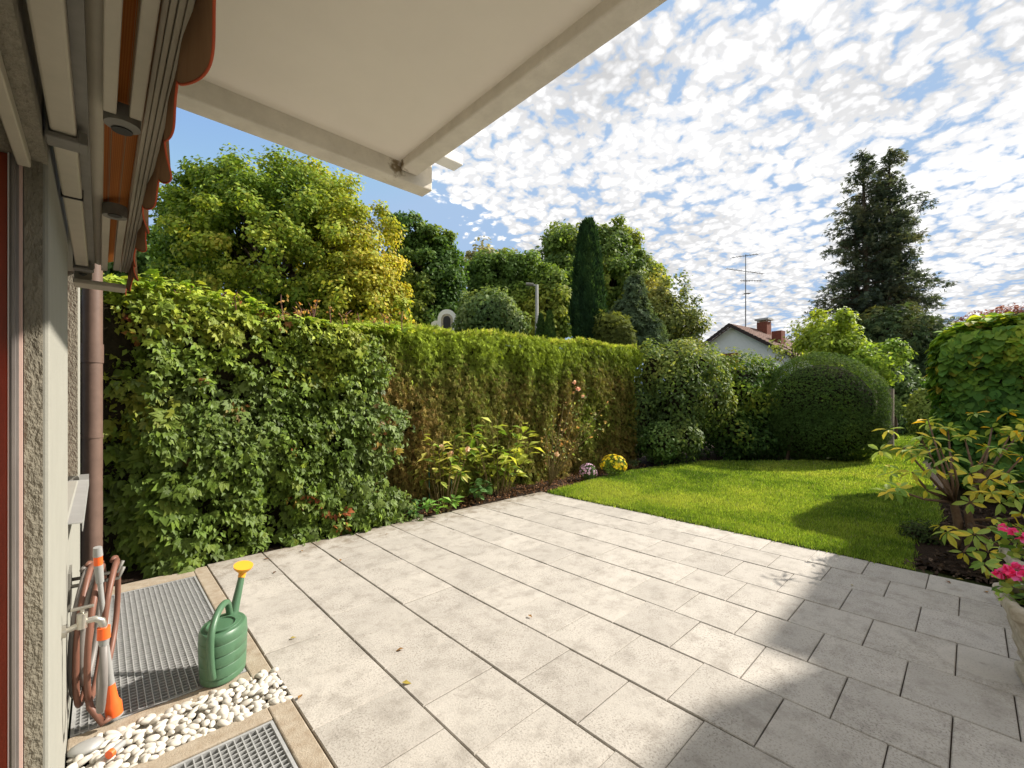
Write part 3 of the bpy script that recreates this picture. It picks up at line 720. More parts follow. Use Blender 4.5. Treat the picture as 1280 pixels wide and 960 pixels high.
tipp = hb+ax*.21+np.array([.02, 0, .40])
sp = [hb+ax*.12+np.array([0,0,.16]), hb+ax*.145+np.array([.003,0,.24]), hb+ax*.175+np.array([.012,0,.32]), tipp]
MB().tube(smoothp(sp), [.026-.011*i/18 for i in range(19)], 14).build('spout', M['can'], can, True)
td = unit(np.array([-.15, -.70, .68])) ; tu = unit(np.array([.05, .0, .5])+ax*.25)
MB().tube([tipp-tu*.01, tipp+tu*.025], [.017, .020], 16).tube([tipp+tu*.02, tipp+tu*.035+td*.03, tipp+tu*.04+td*.036], [.018, .046, .048], 24).build('rose', M['yellow'], can, 'auto')

# ------------------------------------------------------------------ hedges
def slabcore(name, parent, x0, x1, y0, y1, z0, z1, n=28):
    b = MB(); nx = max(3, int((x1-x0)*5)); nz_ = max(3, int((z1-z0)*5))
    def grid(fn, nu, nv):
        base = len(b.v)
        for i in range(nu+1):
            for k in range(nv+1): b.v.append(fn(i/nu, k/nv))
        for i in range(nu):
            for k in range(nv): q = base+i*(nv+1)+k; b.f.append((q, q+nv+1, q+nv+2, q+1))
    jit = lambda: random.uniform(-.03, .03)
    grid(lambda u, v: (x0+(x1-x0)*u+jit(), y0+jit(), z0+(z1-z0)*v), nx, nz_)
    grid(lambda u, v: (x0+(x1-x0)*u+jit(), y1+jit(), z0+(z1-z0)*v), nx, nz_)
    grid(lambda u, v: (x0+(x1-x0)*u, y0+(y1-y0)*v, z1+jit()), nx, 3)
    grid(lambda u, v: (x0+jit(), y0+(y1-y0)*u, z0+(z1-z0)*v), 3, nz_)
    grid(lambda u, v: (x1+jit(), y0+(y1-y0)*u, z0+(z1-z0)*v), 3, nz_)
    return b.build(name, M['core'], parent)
# creeper-clad hedge
CR0, CR1, CRY = -.42, 1.93*h, 3.235*h
creeper = empty('creeper_hedge', (1.1, CRY+.3, 0), 'tall hedge clad in green five-leaved creeper, nearest the downpipe', 'hedge')
slabcore('branches', creeper, CR0, CR1-.55, CRY+.16, CRY+.85, 0, 2.14)  # solid dark core, stands in for branches and shade inside the creeper
n = 15000
u = rng.uniform(CR0, CR1, n); v = rng.uniform(0, 1, n)**.95
top = 2.27+.07*np.sin(u*2.2+1)-.06*np.clip(u-1.2, 0, 2)
bul = (vnoise(np.c_[u, v*2.3, np.zeros(n)], 2.1, 2)-.5)*.17+(vnoise(np.c_[u, v*2.3, np.zeros(n)], 6, 4)-.5)*.14
zz = v*top; round_ = np.clip((v-.86)/.14, 0, 1)**2*.20
lay = rng.random(n)**1.6*.17
pos = np.c_[u, CRY+bul+round_+lay-.02*(1-v)+np.clip((.32-u)/.3, 0, 1)*.24-np.clip((.16-v)/.16, 0, 1)*.13*(u > .3), zz]
nr = unit(np.c_[rng.normal(0, .5, n)+.25, -np.ones(n)*.85, .5+rng.normal(0, .45, n)])
tip = np.c_[rng.normal(0, .6, n), -.25*np.ones(n), -np.ones(n)+rng.normal(0, .45, n)]
q = np.clip((v-.55)*1.1, 0, 1)+.25*(vnoise(pos, 2.2, 9)-.4)  # yellower and brighter with height; sunlit tops put into the leaf colour
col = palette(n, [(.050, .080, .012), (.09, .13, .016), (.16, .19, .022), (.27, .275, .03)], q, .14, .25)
red = (vnoise(pos, 4.5, 21) > .82) & (rng.random(n) < .4); col[red] = palette(red.sum(), [(.20, .05, .02), (.24, .11, .03), (.24, .18, .035)], gain=1.3)
yel = (vnoise(pos, 3.0, 41) > .66) & (v > .45) & (rng.random(n) < .6); col[yel] = col[yel]*.5+np.array([.24, .23, .025])*.6
pale = (vnoise(pos, 2.0, 31) > .58) & (v < .7) & (rng.random(n) < .5); col[pale] = col[pale]*.7+np.array([.12, .15, .06])*.7
sz = (.032+.075*rng.random(n)**1.6)*(1.15-.25*v)*np.where((u < .6) & (v < .6), 1.25, 1.0)
endk = u > CR1+.05-.40*vnoise(np.c_[v*2.3, v*0, v*0], 4.0, 61)-.22*rng.random(n)
gap = endk | (vnoise(np.c_[u, v*2.3, np.zeros(n)], 5.0, 51) < .22) & (rng.random(n) < .8); keep = ~gap; pos, nr, tip, sz, col, lay = pos[keep], nr[keep], tip[keep], sz[keep], col[keep], lay[keep]
order = np.argsort(lay+rng.random(len(pos))*.03+.05*np.linalg.norm(pos[:, :2], axis=1)); front = order[:300]; rest = order[300:]
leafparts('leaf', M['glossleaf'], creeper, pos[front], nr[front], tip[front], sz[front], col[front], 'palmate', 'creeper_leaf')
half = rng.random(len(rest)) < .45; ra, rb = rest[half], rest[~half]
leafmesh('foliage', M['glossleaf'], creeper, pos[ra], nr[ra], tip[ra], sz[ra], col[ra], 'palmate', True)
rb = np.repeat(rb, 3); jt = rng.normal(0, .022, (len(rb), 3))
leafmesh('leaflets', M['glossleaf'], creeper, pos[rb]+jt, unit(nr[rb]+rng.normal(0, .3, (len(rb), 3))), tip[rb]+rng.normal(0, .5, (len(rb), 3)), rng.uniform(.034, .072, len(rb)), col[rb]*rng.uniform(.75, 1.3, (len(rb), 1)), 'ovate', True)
# top growth
n = 2600; u = rng.uniform(CR0, CR1, n); t_ = rng.random(n)
zt = 2.25+.07*np.sin(u*2.2+1)-.06*np.clip(u-1.2, 0, 2)
pos = np.c_[u, CRY+.08+t_*.75, zt+(vnoise(np.c_[u, t_*2, np.zeros(n)], 3, 8)-.4)*.16+rng.uniform(-.04, .03, n)]
nr = unit(np.c_[rng.normal(0, .4, n), rng.normal(-.2, .4, n), np.ones(n)]); tip = np.c_[rng.normal(0, 1, (n, 2)), rng.normal(-.2, .3, n)]
col = palette(n, [(.10, .17, .02), (.19, .25, .03), (.27, .29, .045)], None, .2, .2)  # lime palette holds the sunlit fringe along the top
leafmesh('top_growth', M['leaf'], creeper, pos, nr, tip, rng.uniform(.05, .10, n), col, 'palmate', True)
sh = MB(); Pp = []
for i in range(26):
    x = random.uniform(CR0+.3, CR1); y = CRY+random.uniform(.1, .6); z0 = 2.25; hh = random.uniform(.06, .2)
    sh.tube([(x, y, z0-.05), (x+random.uniform(-.03, .03), y, z0+hh*.6), (x+random.uniform(-.06, .06), y, z0+hh)], [.006, .006, .003], 5)
    for k in range(7): Pp.append((x+random.uniform(-.04, .04), y+random.uniform(-.03, .03), z0+hh*random.uniform(.3, 1)))
sh.build('shoots', M['hose'], creeper)['kind'] = 'stuff'
Pp = np.array(Pp); n = len(Pp); leafmesh('shoot_leaves', M['leaf'], creeper, Pp, randdir(n), randdir(n), rng.uniform(.03, .05, n), palette(n, [(.25, .10, .04), (.22, .17, .05)]), 'ovate', True)

# clipped conifer hedge
TX0, TX1 = 1.86*h, 6.0*h
TYf = lambda x: 3.50*h+(x-TX0)/(TX1-TX0)*.05*h
thuja = empty('conifer_hedge', ((TX0+TX1)/2, 5.3, 0), 'long clipped conifer hedge browning in patches, beyond the creeper', 'hedge')
slabcore('branches', thuja, TX0-.75, TX1+.1, 3.50*h+.18, 3.5*h+1.0, 0, 2.22)  # solid dark core standing for the shaded inside of the hedge
n = 66000
u = rng.uniform(TX0-.7, TX1+.15, n); v = rng.random(n)
ztop = 2.30+.205*(u-TX0)/(TX1-TX0)+.03*np.sin(u*3)+.02*np.sin(u*7.3)
vert = np.c_[u, v*.5, np.zeros(n)]
bul = (vnoise(np.c_[u*1.0, v*.9, np.zeros(n)], 5.0, 12)-.5)*.20+(vnoise(np.c_[u, v*2, np.zeros(n)], 16, 13)-.5)*.10
pos = np.c_[u, TYf(u)+bul+rng.random(n)**1.5*.16+np.clip((v-.93)/.07, 0, 1)**2*.12, v*ztop]
nr = unit(np.c_[rng.normal(0, .6, n), -np.ones(n), .25+rng.normal(0, .4, n)])
tip = np.c_[rng.normal(0, .4, n), -.35*np.ones(n), -np.ones(n)*.6+rng.normal(0, .5, n)]
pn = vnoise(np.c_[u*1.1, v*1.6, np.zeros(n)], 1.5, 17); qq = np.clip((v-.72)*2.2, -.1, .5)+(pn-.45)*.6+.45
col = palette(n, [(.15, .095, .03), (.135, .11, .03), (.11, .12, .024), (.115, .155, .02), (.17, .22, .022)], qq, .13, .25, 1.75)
leafmesh('foliage', M['needle'], thuja, pos, nr, tip, rng.uniform(.045, .095, n), col, 'spray', True)
n = 9000; u = rng.uniform(TX0-.2, TX1+.15, n); t_ = rng.random(n)
ztop = 2.30+.205*(u-TX0)/(TX1-TX0)+.03*np.sin(u*3)
pos = np.c_[u, TYf(u)+.06+t_*.9, ztop+rng.uniform(-.05, .02, n)+(vnoise(np.c_[u, t_, t_], 4, 5)-.5)*.08]
nr = unit(rng.normal(0, .7, (n, 3))+np.array([0, -.5, .4])); tip = np.c_[rng.normal(0, .5, (n, 2)), np.ones(n)*.6]
leafmesh('top_growth', M['needle'], thuja, pos, nr, tip, rng.uniform(.05, .09, n), palette(n, [(.12, .17, .02), (.20, .24, .03), (.24, .23, .06)]), 'spray', True)

def shrub(name, label, ells, n, size, cols, templ='ovate', m='leaf', group=None, cat='shrub', lo=.6, droop=.4, parts=0, stems=8, base=None, nsc=1.5, up=.35, core=True, q0=0.0, hi=1.05, bump=.14):
    cc = np.mean([e[0] for e in ells], 0); base = np.array([cc[0], cc[1], 0]) if base is None else np.array(base)
    root = empty(name, base, label, cat, group)
    pos, nn = shell(ells, n, lo, hi, .01); n = len(pos)
    pos = pos+nn*((vnoise(pos, 3.2, 3)-.5)*2*bump*min(1, np.mean(ells[0][1])))[:, None]
    nr = unit(nn+np.array([0, 0, up])+rng.normal(0, .4, (n, 3))); tip = unit(rng.normal(0, .8, (n, 3))+nn*.5+np.array([0, 0, -droop]))
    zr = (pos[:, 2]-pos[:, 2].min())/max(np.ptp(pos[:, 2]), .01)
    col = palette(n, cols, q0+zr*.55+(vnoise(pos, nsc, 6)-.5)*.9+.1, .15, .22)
    sz = size*rng.uniform(.6, 1.2, n)
    if parts:
        d = np.linalg.norm(pos[:, :2], axis=1)+rng.random(n)*.2; o_ = np.argsort(d); a, b_ = o_[:parts], o_[parts:]
        leafparts('leaf', M[m], root, pos[a], nr[a], tip[a], sz[a], col[a], templ, label[:12])
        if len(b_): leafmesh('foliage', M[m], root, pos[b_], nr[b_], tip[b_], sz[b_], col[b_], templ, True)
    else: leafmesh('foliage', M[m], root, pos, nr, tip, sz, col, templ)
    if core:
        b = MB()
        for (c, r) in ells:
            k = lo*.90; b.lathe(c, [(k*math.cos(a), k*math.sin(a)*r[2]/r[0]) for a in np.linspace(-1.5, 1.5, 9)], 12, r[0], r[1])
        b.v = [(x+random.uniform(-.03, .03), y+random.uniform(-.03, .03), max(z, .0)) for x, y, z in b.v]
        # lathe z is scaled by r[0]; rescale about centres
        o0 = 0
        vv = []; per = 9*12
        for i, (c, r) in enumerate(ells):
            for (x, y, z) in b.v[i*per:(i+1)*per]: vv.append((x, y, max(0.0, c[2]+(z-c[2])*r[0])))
        b.v = vv; b.build('inner_branches', M['core'], root)  # dark solid in place of the shaded inner twigs
    if stems:
        s = MB()
        for i in rng.permutation(n)[:stems]:
            p0 = base+rng.normal(0, .06, 3)*np.array([1, 1, 0]); s.tube([p0, (p0+pos[i])/2+np.array([0, 0, .05]), pos[i]], [.02, .014, .006], 5)
        s.build('stems', M['bark'], root)
    return root
# back of the garden
K = H
shrub('leafy_shrub', 'broad shrub with glossy grey-green leaves in the corner beyond the conifer hedge', [ell(845, 500, 9.5, 40, 54), ell(838, 545, 9.3, 38, 34), ell(866, 462, 9.8, 34, 32), ell(815, 468, 9.6, 24, 44), ell(880, 500, 9.7, 30, 44), ell(800, 520, 9.5, 24, 50), ell(842, 450, 9.8, 24, 22)], 14000, .095, [(.035, .06, .018), (.065, .10, .025), (.13, .16, .04), (.20, .20, .05)], bump=.28)
shrub('leafy_shrub', 'dark laurel-like shrub between the grey-green shrub and the clipped dome', [ell(922, 486, 10.6, 40, 44), ell(950, 520, 10.6, 40, 56), ell(905, 540, 10.4, 44, 40), ell(893, 470, 10.5, 26, 34), ell(952, 470, 10.8, 26, 26), ell(935, 550, 10.3, 40, 28)], 12000, .105, [(.025, .055, .014), (.045, .085, .016), (.10, .14, .02), (.24, .23, .035)], bump=.28)
shrub('leafy_shrub', 'low dark shrub at the foot of the corner hedge', [ell(825, 552, 9.0, 26, 26)], 1800, .08, [(.035, .075, .018), (.07, .12, .03), (.11, .16, .04)], m='glossleaf', stems=4)
# clipped dome
dome = shrub('clipped_dome', 'large dark green shrub clipped into a smooth dome on the lawn', [ell(1025, 508, 10.0, 68, 67), ell(1027, 535, 9.9, 66, 46)], 42000, .055, [(.03, .055, .014), (.042, .075, .018), (.07, .10, .024)], 'spray', 'needle', lo=.86, stems=10, droop=.0, hi=1.01, bump=.045)
b = MB()
for i in range(9):
    p = P(985+i*9+random.uniform(-4, 4), 575, 9.9+random.uniform(-.3, .3)); p[2] = 0
    b.tube([p, p+np.array([random.uniform(-.15, .15), random.uniform(-.15, .15), .75])], [.035, .022], 6)
b.build('trunk', M['bark'], dome)

# vine hedge on the right
VX0, VY1 = 5.05*h*1.17, .32*h
vine = empty('vine_hedge', (VX0+.6, -.6, 0), 'tall hedge of broad overlapping vine leaves at the right edge', 'hedge')
VZ = 2.42
slabcore('branches', vine, VX0+.22, VX0+1.5, -2.4, VY1-.24, 0, VZ-.2)  # dark box behind the vine leaves, inner shade in its colour
n = 12000; fsel = rng.random(n)
u = rng.random(n); v = rng.random(n)
fr = fsel < .52; sd = (fsel >= .52) & (fsel < .76); tpm = fsel >= .76
pos = np.zeros((n, 3)); nr = np.zeros((n, 3))
pos[fr] = np.c_[np.full(fr.sum(), VX0), -2.4+u[fr]*(VY1+2.4), v[fr]*VZ]; nr[fr] = (-1, 0, .3)
pos[sd] = np.c_[VX0+u[sd]*1.6, np.full(sd.sum(), VY1), v[sd]*VZ]; nr[sd] = (0, 1, .3)
pos[tpm] = np.c_[VX0+u[tpm]*1.6, -2.4+v[tpm]*(VY1+2.4), np.full(tpm.sum(), VZ)]; nr[tpm] = (-.1, .1, 1)
ctr = np.array([VX0+.8, -1.0, 1.3]); hs = np.array([.8, 1.4+VY1-.32*h, 1.12])
dq = (pos-ctr)/hs; rr_ = (np.abs(dq)**5).sum(1)**(1/5); pos = ctr+(pos-ctr)/rr_[:, None]**.9
pos += nr*((vnoise(pos, 2.4, 5)-.5)*.28+rng.uniform(-.12, .03, n))[:, None]; pos[:, 2] = np.maximum(pos[:, 2], .05)
nr = unit(nr+np.array([0, 0, .35])+rng.normal(0, .42, (n, 3))); tip = np.c_[rng.normal(0, .5, (n, 2)), -np.ones(n)]+.35*np.c_[nr[:, :2], np.zeros(n)]
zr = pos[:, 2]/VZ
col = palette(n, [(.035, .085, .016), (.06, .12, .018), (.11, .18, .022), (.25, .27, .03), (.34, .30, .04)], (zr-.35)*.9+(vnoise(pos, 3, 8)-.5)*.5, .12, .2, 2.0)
od = (vnoise(pos, 7, 77) > .80) & (rng.random(n) < .6); col[od] = palette(od.sum(), [(.26, .20, .03), (.30, .25, .04), (.22, .24, .03)], gain=1.5)
sz = rng.uniform(.085, .145, n)
o_ = np.argsort(np.where(fr, 0, 5)+np.linalg.norm(pos[:, :2], axis=1)*.3+(pos[:, 1] < -1.1)*9+rng.random(n)*.8); a_, b_ = o_[:300], o_[300:]
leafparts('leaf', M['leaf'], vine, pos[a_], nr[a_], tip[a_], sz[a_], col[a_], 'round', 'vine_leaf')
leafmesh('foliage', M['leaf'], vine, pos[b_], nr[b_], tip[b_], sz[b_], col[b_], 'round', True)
shrub('copper_shrub', 'dark red copper-leaved bush showing above the vine hedge', [ell(1250, 402, 12.5, 42, 14), ell(1285, 395, 12.5, 40, 16)], 2600, .10, [(.06, .018, .02), (.12, .035, .03), (.16, .06, .05)], stems=4, base=(P(1260, 500, 12.5)[0], P(1260, 500, 12.5)[1], 0))

# rhododendron
RB = G(1192, 683); rho = empty('rhododendron', RB, 'leggy rhododendron with yellowing whorled leaves in the border bed', 'shrub')
tips = []
def RP(px, py, dz=0): return P(px, py, 544*H/(683-497)+dz)
wood = MB()
wood.tube([RB+np.array([0, 0, -.03]), RP(1198, 655), RP(1192, 628), RP(1180, 600)], [.045, .036, .03, .02], 8)
wood.tube([RP(1215, 668, -.1)*np.array([1, 1, 1]), RP(1210, 640), RP(1222, 605), RP(1240, 585)], [.035, .03, .025, .018], 8)
ends = [(1130, 560, -.2), (1120, 612, -.3), (1150, 545, .1), (1165, 585, -.3), (1175, 560, 0), (1190, 570, -.35), (1205, 545, .2), (1212, 592, -.3), (1225, 615, -.2), (1235, 560, 0), (1255, 590, -.2), (1262, 545, .1), (1270, 615, -.3), (1278, 570, -.2), (1295, 600, -.1), (1240, 535, .3), (1218, 668, -.45), (1235, 690, -.5), (1250, 662, -.4), (1205, 690, -.5), (1275, 660, -.3), (1185, 535, .3), (1160, 525, .3), (1285, 530, .2), (1140, 590, -.1), (1225, 580, .0), (1302, 640, -.2), (1265, 690, -.35), (1213, 628, -.25), (1250, 628, -.3)]
for (x, y, dz) in ends:
    e = RP(x, y, dz)
    s0 = RP(1192, 628) if x < 1205 else (RP(1222, 605) if y < 640 else RP(1215, 650, -.05))
    if y > 655: s0 = RP(1212, 655, -.08)
    m_ = (s0+e)/2+np.array([random.uniform(-.04, .04), random.uniform(-.04, .04), -.03]); wood.tube([s0, m_, e], [.016, .011, .006], 6); tips.append((e, unit(e-m_)))
wood.build('branches', mat('rhododendron_bark', (.20, .13, .085), .9, .1, var=.4, vscale=30, bump=.5, bscale=60), rho, True)
for _ in range(42):
    e0, d0 = tips[random.randrange(len(ends))]; o_ = np.array([random.uniform(-.2, .2), random.uniform(-.2, .2), random.uniform(-.06, .17)]); tips.append((e0+o_, unit(o_+np.array([0, 0, .2]))))
LP, LN, LT, LS, LC = [], [], [], [], []
for e, d in tips:
    axd = unit(d+np.array([0, 0, .5]))
    for k in range(random.randint(5, 8)):
        a = 2*math.pi*k/7+random.uniform(-.3, .3); s0 = unit(np.cross(axd, np.array([.3, .2, 1.0]))); s1 = np.cross(axd, s0)
        out = s0*math.cos(a)+s1*math.sin(a); drop = random.choice((.25, .1, -.15, -.4, -.7))
        t = unit(out+axd*drop); n_ = unit(axd-t*np.dot(axd, t)+rng.normal(0, .15, 3))
        LP.append(e+t*.012); LT.append(t); LN.append(n_); LS.append(random.uniform(.08, .128))
        q = random.random(); LC.append((.62, .38, .03) if q < .13 else ((.46, .45, .06) if q < .42 else ((.16, .27, .045) if q < .65 else (.27, .36, .08))))
LP, LN, LT, LS, LC = map(np.array, (LP, LN, LT, LS, LC)); LC = LC*rng.uniform(1.1, 1.55, (len(LC), 1))
near = np.argsort(np.linalg.norm(LP[:, :2], axis=1)); fa, fb = near[:300], near[300:]
leafparts('leaf', M['glossleaf'], rho, LP[fa], LN[fa], LT[fa], LS[fa], LC[fa], 'long', 'rhododendron_leaf')
if len(fb): leafmesh('foliage', M['glossleaf'], rho, LP[fb], LN[fb], LT[fb], LS[fb], LC[fb], 'long', True)
shrub('low_shrub', 'small dark twiggy shrub at the lawn corner beside the rhododendron', [ell(1152, 674, 4.3, 24, 26)], 1500, .035, [(.02, .035, .01), (.04, .06, .015), (.10, .12, .05)], stems=14, lo=.3, core=False)

# plants in front of the conifer hedge
def plant(name, label, base, tipsn, hgt, spread, leaf, cols, templ='ovate', m='leaf', parts=True, stemr=.006, perleaf=9, cat='plant', lean=(0, 0), whorl=.5, group=None):
    base = np.array(base); root = empty(name, base, label, cat, group); s = MB(); A, B_, C_, D_ = [], [], [], []
    for i in range(tipsn):
        az = random.uniform(0, 6.28); rr = spread*math.sqrt(random.random()); e = base+np.array([rr*math.cos(az)+lean[0], rr*math.sin(az)+lean[1], hgt*random.uniform(.55, 1.05)])
        p0 = base+np.array([rr*.3*math.cos(az), rr*.3*math.sin(az), -.01]); mid = (p0+e)/2+np.array([0, 0, .06*hgt]); s.tube([p0, mid, e], [stemr, stemr*.8, stemr*.5], 5)
        for k in range(perleaf):
            t = random.uniform(whorl, 1.0); c = p0*(1-t)**2+2*mid*t*(1-t)+e*t*t; a = random.uniform(0, 6.28)
            tp = unit(np.array([math.cos(a), math.sin(a), random.uniform(-.5, .4)])); A.append(c); B_.append(unit(np.array([0, 0, 1.0])-tp*tp[2]+rng.normal(0, .25, 3))); C_.append(tp); D_.append(leaf*random.uniform(.6, 1.15))
    s.build('stems', M['twig'], root)
    A, B_, C_, D_ = map(np.array, (A, B_, C_, D_)); col = palette(len(A), cols, None, .2, .2)
    if parts: leafparts('leaf', M[m], root, A[:290], B_[:290], C_[:290], D_[:290], col[:290], templ, label[:14])
    else: leafmesh('foliage', M[m], root, A, B_, C_, D_, col, templ)
    return root
gl = [(.07, .14, .02), (.14, .21, .03), (.24, .27, .045), (.28, .24, .05)]
plant('hydrangea', 'tall hydrangea bush with yellow-green pointed leaves against the conifer hedge', G(628, 618)+np.array([0, .12, 0]), 32, 1.06, .60, .20, gl, perleaf=9, whorl=.3)
plant('hydrangea', 'lower pale hydrangea bush to the left, with a few spent flower heads', G(560, 633)+np.array([0, .10, 0]), 20, .95, .40, .15, gl+[(.3, .25, .1)], perleaf=9, whorl=.4)
plant('low_plant', 'spreading low green plant at the patio edge under the left hydrangea', G(555, 641), 9, .16, .26, .13, [(.05, .13, .02), (.10, .20, .035), (.16, .24, .05)], perleaf=6, whorl=.6)
plant('low_plant', 'dark leafy ground plant beside the creeper hedge foot', G(512, 648)+np.array([0, .1, 0]), 9, .18, .22, .10, [(.03, .07, .02), (.05, .11, .025)], perleaf=6)
plant('low_plant', 'rounded grey-green plant below the tall hydrangea', G(601, 628)+np.array([0, .05, 0]), 8, .28, .16, .12, [(.04, .10, .03), (.08, .14, .04)], templ='round', perleaf=5)
for i, (px, py0) in enumerate(((545, 634), (573, 630))):
    b0 = G(px, py0)+np.array([0, .15, 0]); o = MB().tube([b0, b0+np.array([.0, .02, .62])], .007, 6).build('plant_cane', M['cane'])
    tag(o, ('green garden cane behind the left hydrangea', 'green garden cane between the two hydrangeas')[i], 'cane')
# rose
RB2 = G(690, 609)+np.array([.05, .1, 0]); rose = empty('rose_bush', RB2, 'straggly rose bush with long bare canes and peach blooms', 'rose bush')
ZR = 544*H/(609-497); s = MB(); canes = [(760, 503, -.2), (757, 530, -.1), (735, 492, 0), (722, 482, .1), (705, 505, .2), (692, 520, .2), (744, 515, .1), (700, 545, 0), (680, 535, .2)]
A, T_ = [], []
for (x, y, dz) in canes:
    e = P(x, y, ZR+dz); mid = (RB2+e)/2+np.array([random.uniform(-.05, .05), 0, .10]); s.tube(smoothp([RB2, mid, e], 5), [.011-.0075*i/10 for i in range(11)], 6)
    for k in range(26):
        t = random.uniform(.3, 1.02); c = RB2*(1-t)**2+2*mid*t*(1-t)+e*t*t; A.append(c+rng.normal(0, .035, 3)); T_.append(randdir(1)[0])
s.build('canes', M['twig'], rose, True)
A = np.array(A); n = len(A)
leafmesh('foliage', M['leaf'], rose, A, unit(rng.normal(0, .5, (n, 3))+np.array([-.3, -.3, .6])), np.array(T_), rng.uniform(.035, .07, n), palette(n, [(.07, .12, .03), (.15, .19, .05), (.25, .20, .07), (.28, .12, .06)]), 'ovate')
def bloom(parent, c, r, cols, name='bloom', n=26, m='petal'):
    d = randdir(n); d[:, 2] = np.abs(d[:, 2])*.9+.02; d = unit(d); pos = c+d*r*.35
    o = leafmesh(name, M[m], parent, pos, unit(d+rng.normal(0, .3, (n, 3))), unit(np.cross(d, randdir(n))+d*.8), r*rng.uniform(.7, 1.1, n), palette(n, cols), 'round'); return o
for (x, y, r) in ((723, 487, .045), (718, 478, .035), (696, 568, .045), (729, 496, .03)): bloom(rose, P(x, y, ZR-.02), r, [(.62, .22, .14), (.70, .35, .22), (.6, .4, .3)])
hyd2 = bpy.data.objects['hydrangea.001']
for (x, y) in ((563, 568), (552, 560), (585, 562)): bloom(hyd2, P(x, y, 544*H/(633-497)), .05, [(.5, .3, .2), (.55, .42, .25)], 'spent_bloom', 16)
def mum(label, px, py, rx, ry, cols, leafc):
    c = G(px, py+ry); Z = 544*H/(py+ry-497); k = Z/544; root = empty('chrysanthemum', c, label, 'flowering plant')
    cc = c+np.array([0, 0, ry*k]); r = rx*k
    e = [(cc, np.array([r, r, ry*k*1.05]))]
    pos, nn = shell(e, 1500, .55, .92, .0); n = len(pos); leafmesh('foliage', M['leaf'], root, pos, unit(nn+rng.normal(0, .5, (n, 3))), randdir(n), rng.uniform(.02, .04, n), palette(n, leafc), 'ovate')
    pos, nn = shell(e, 130, .97, 1.05, .03)
    keep = nn[:, 2] > -.35; pos, nn = pos[keep], nn[keep]
    A, B_, C_, S_ = [], [], [], []
    for p, q in zip(pos, nn):
        u0 = unit(np.cross(q, randdir(1)[0])); u1 = np.cross(q, u0); rr = r*random.uniform(.11, .17)
        for j_ in range(9):
            a = j_*.7; t = unit(u0*math.cos(a)+u1*math.sin(a)+q*.25); A.append(p); B_.append(q); C_.append(t); S_.append(rr)
    leafmesh('blooms', M['petal'], root, np.array(A), np.array(B_), np.array(C_), np.array(S_), palette(len(A), cols), 'ovate', True)
mum('small mauve pink chrysanthemum ball at the lawn corner', 735, 590, 11, 10, [(.42, .24, .34), (.58, .40, .50)], [(.04, .07, .03), (.06, .1, .03)])
mum('round yellow chrysanthemum ball at the lawn corner', 767, 582, 16, 13, [(.55, .33, .015), (.70, .48, .03)], [(.05, .09, .02), (.08, .13, .02)])
plant('low_plant', 'small dark grey-green plant beside the yellow chrysanthemum', G(793, 588), 9, .22, .2, .07, [(.03, .06, .025), (.05, .08, .035)], perleaf=8, parts=False)

# ------------------------------------------------------------------ planters
def planter(label, cx, cy, rot, rim=.21):
    root = empty('stone_planter', (cx, cy, 0), label, 'planter')
    def ring(hw, z, ch=.18):
        c = hw*ch; p = [(hw, -hw+c), (hw, hw-c), (hw-c, hw), (-hw+c, hw), (-hw, hw-c), (-hw, -hw+c), (-hw+c, -hw), (hw-c, -hw)]
        ca, sa = math.cos(rot), math.sin(rot); return [(cx+x*ca-y*sa, cy+x*sa+y*ca, z) for x, y in p]
    b = MB(); prof = [(.13, 0), (.145, .008), (.145, .05), (.12, .065), (.128, .09), (.140, .10), (.134, .115), (.150, .16), (.155, .175), (.150, .19), (.165, .25), (.170, .262), (.166, .275), (.185, .335), (.195, .345), (rim, .36), (rim+.004, .405), (rim-.004, .42), (rim-.035, .42), (rim-.042, .41), (rim-.05, .33)]
    vs = []
    for hw, z in prof: vs += ring(hw, z)
    fs = []
    for i in range(len(prof)-1):
        for k in range(8): fs.append((i*8+k, i*8+(k+1) % 8, (i+1)*8+(k+1) % 8, (i+1)*8+k))
    fs.append(tuple(range((len(prof)-1)*8, len(prof)*8))); b.add(vs, fs); b.build('pot', M['stone'], root, False, .006, 2)
    s = MB().add(ring(rim-.046, .385), [tuple(range(8))]); s.build('potting_soil', M['soil'], root)
    return root
def begonia(label, cx, cy, z0, n, rad, zh, side=0):
    root = empty('begonia', (cx, cy, z0), label, 'flowering plant')
    m = 420; pos = np.c_[cx+rng.normal(0, rad*.5, m).clip(-rad, rad), cy+rng.normal(0, rad*.5, m).clip(-rad, rad), z0+rng.uniform(0, zh*.75, m)]
    leafmesh('foliage', M['leaf'], root, pos, unit(rng.normal(0, .5, (m, 3))+np.array([-.2, 0, .8])), randdir(m), rng.uniform(.03, .06, m), palette(m, [(.05, .11, .02), (.10, .18, .03), (.2, .22, .04)]), 'round')
    for i in range(n):
        a = random.uniform(0, 6.28); r = rad*math.sqrt(random.random()); c = np.array([cx+r*math.cos(a), cy+r*math.sin(a), z0+zh*(1-.35*(r/rad)**2)*random.uniform(.75, 1.05)])
        bloom(root, c, random.uniform(.026, .038), [(.72, .02, .10), (.85, .05, .18), (.9, .12, .28)], 'bloom', 20)
pc1 = (P(1334, 800, 2.05)[0], P(1334, 800, 2.05)[1]); pc2 = (P(1322, 740, 2.62)[0], P(1322, 740, 2.62)[1])
planter('weathered square stone planter at the right edge, nearest the viewer', *pc1, R(8))
planter('weathered square stone planter at the right edge, behind the nearer one', *pc2, R(8))
begonia('pink begonias filling the nearer stone planter', *pc1, .385, 40, .21, .19)
begonia('pink begonias filling the farther stone planter', *pc2, .385, 42, .23, .27)

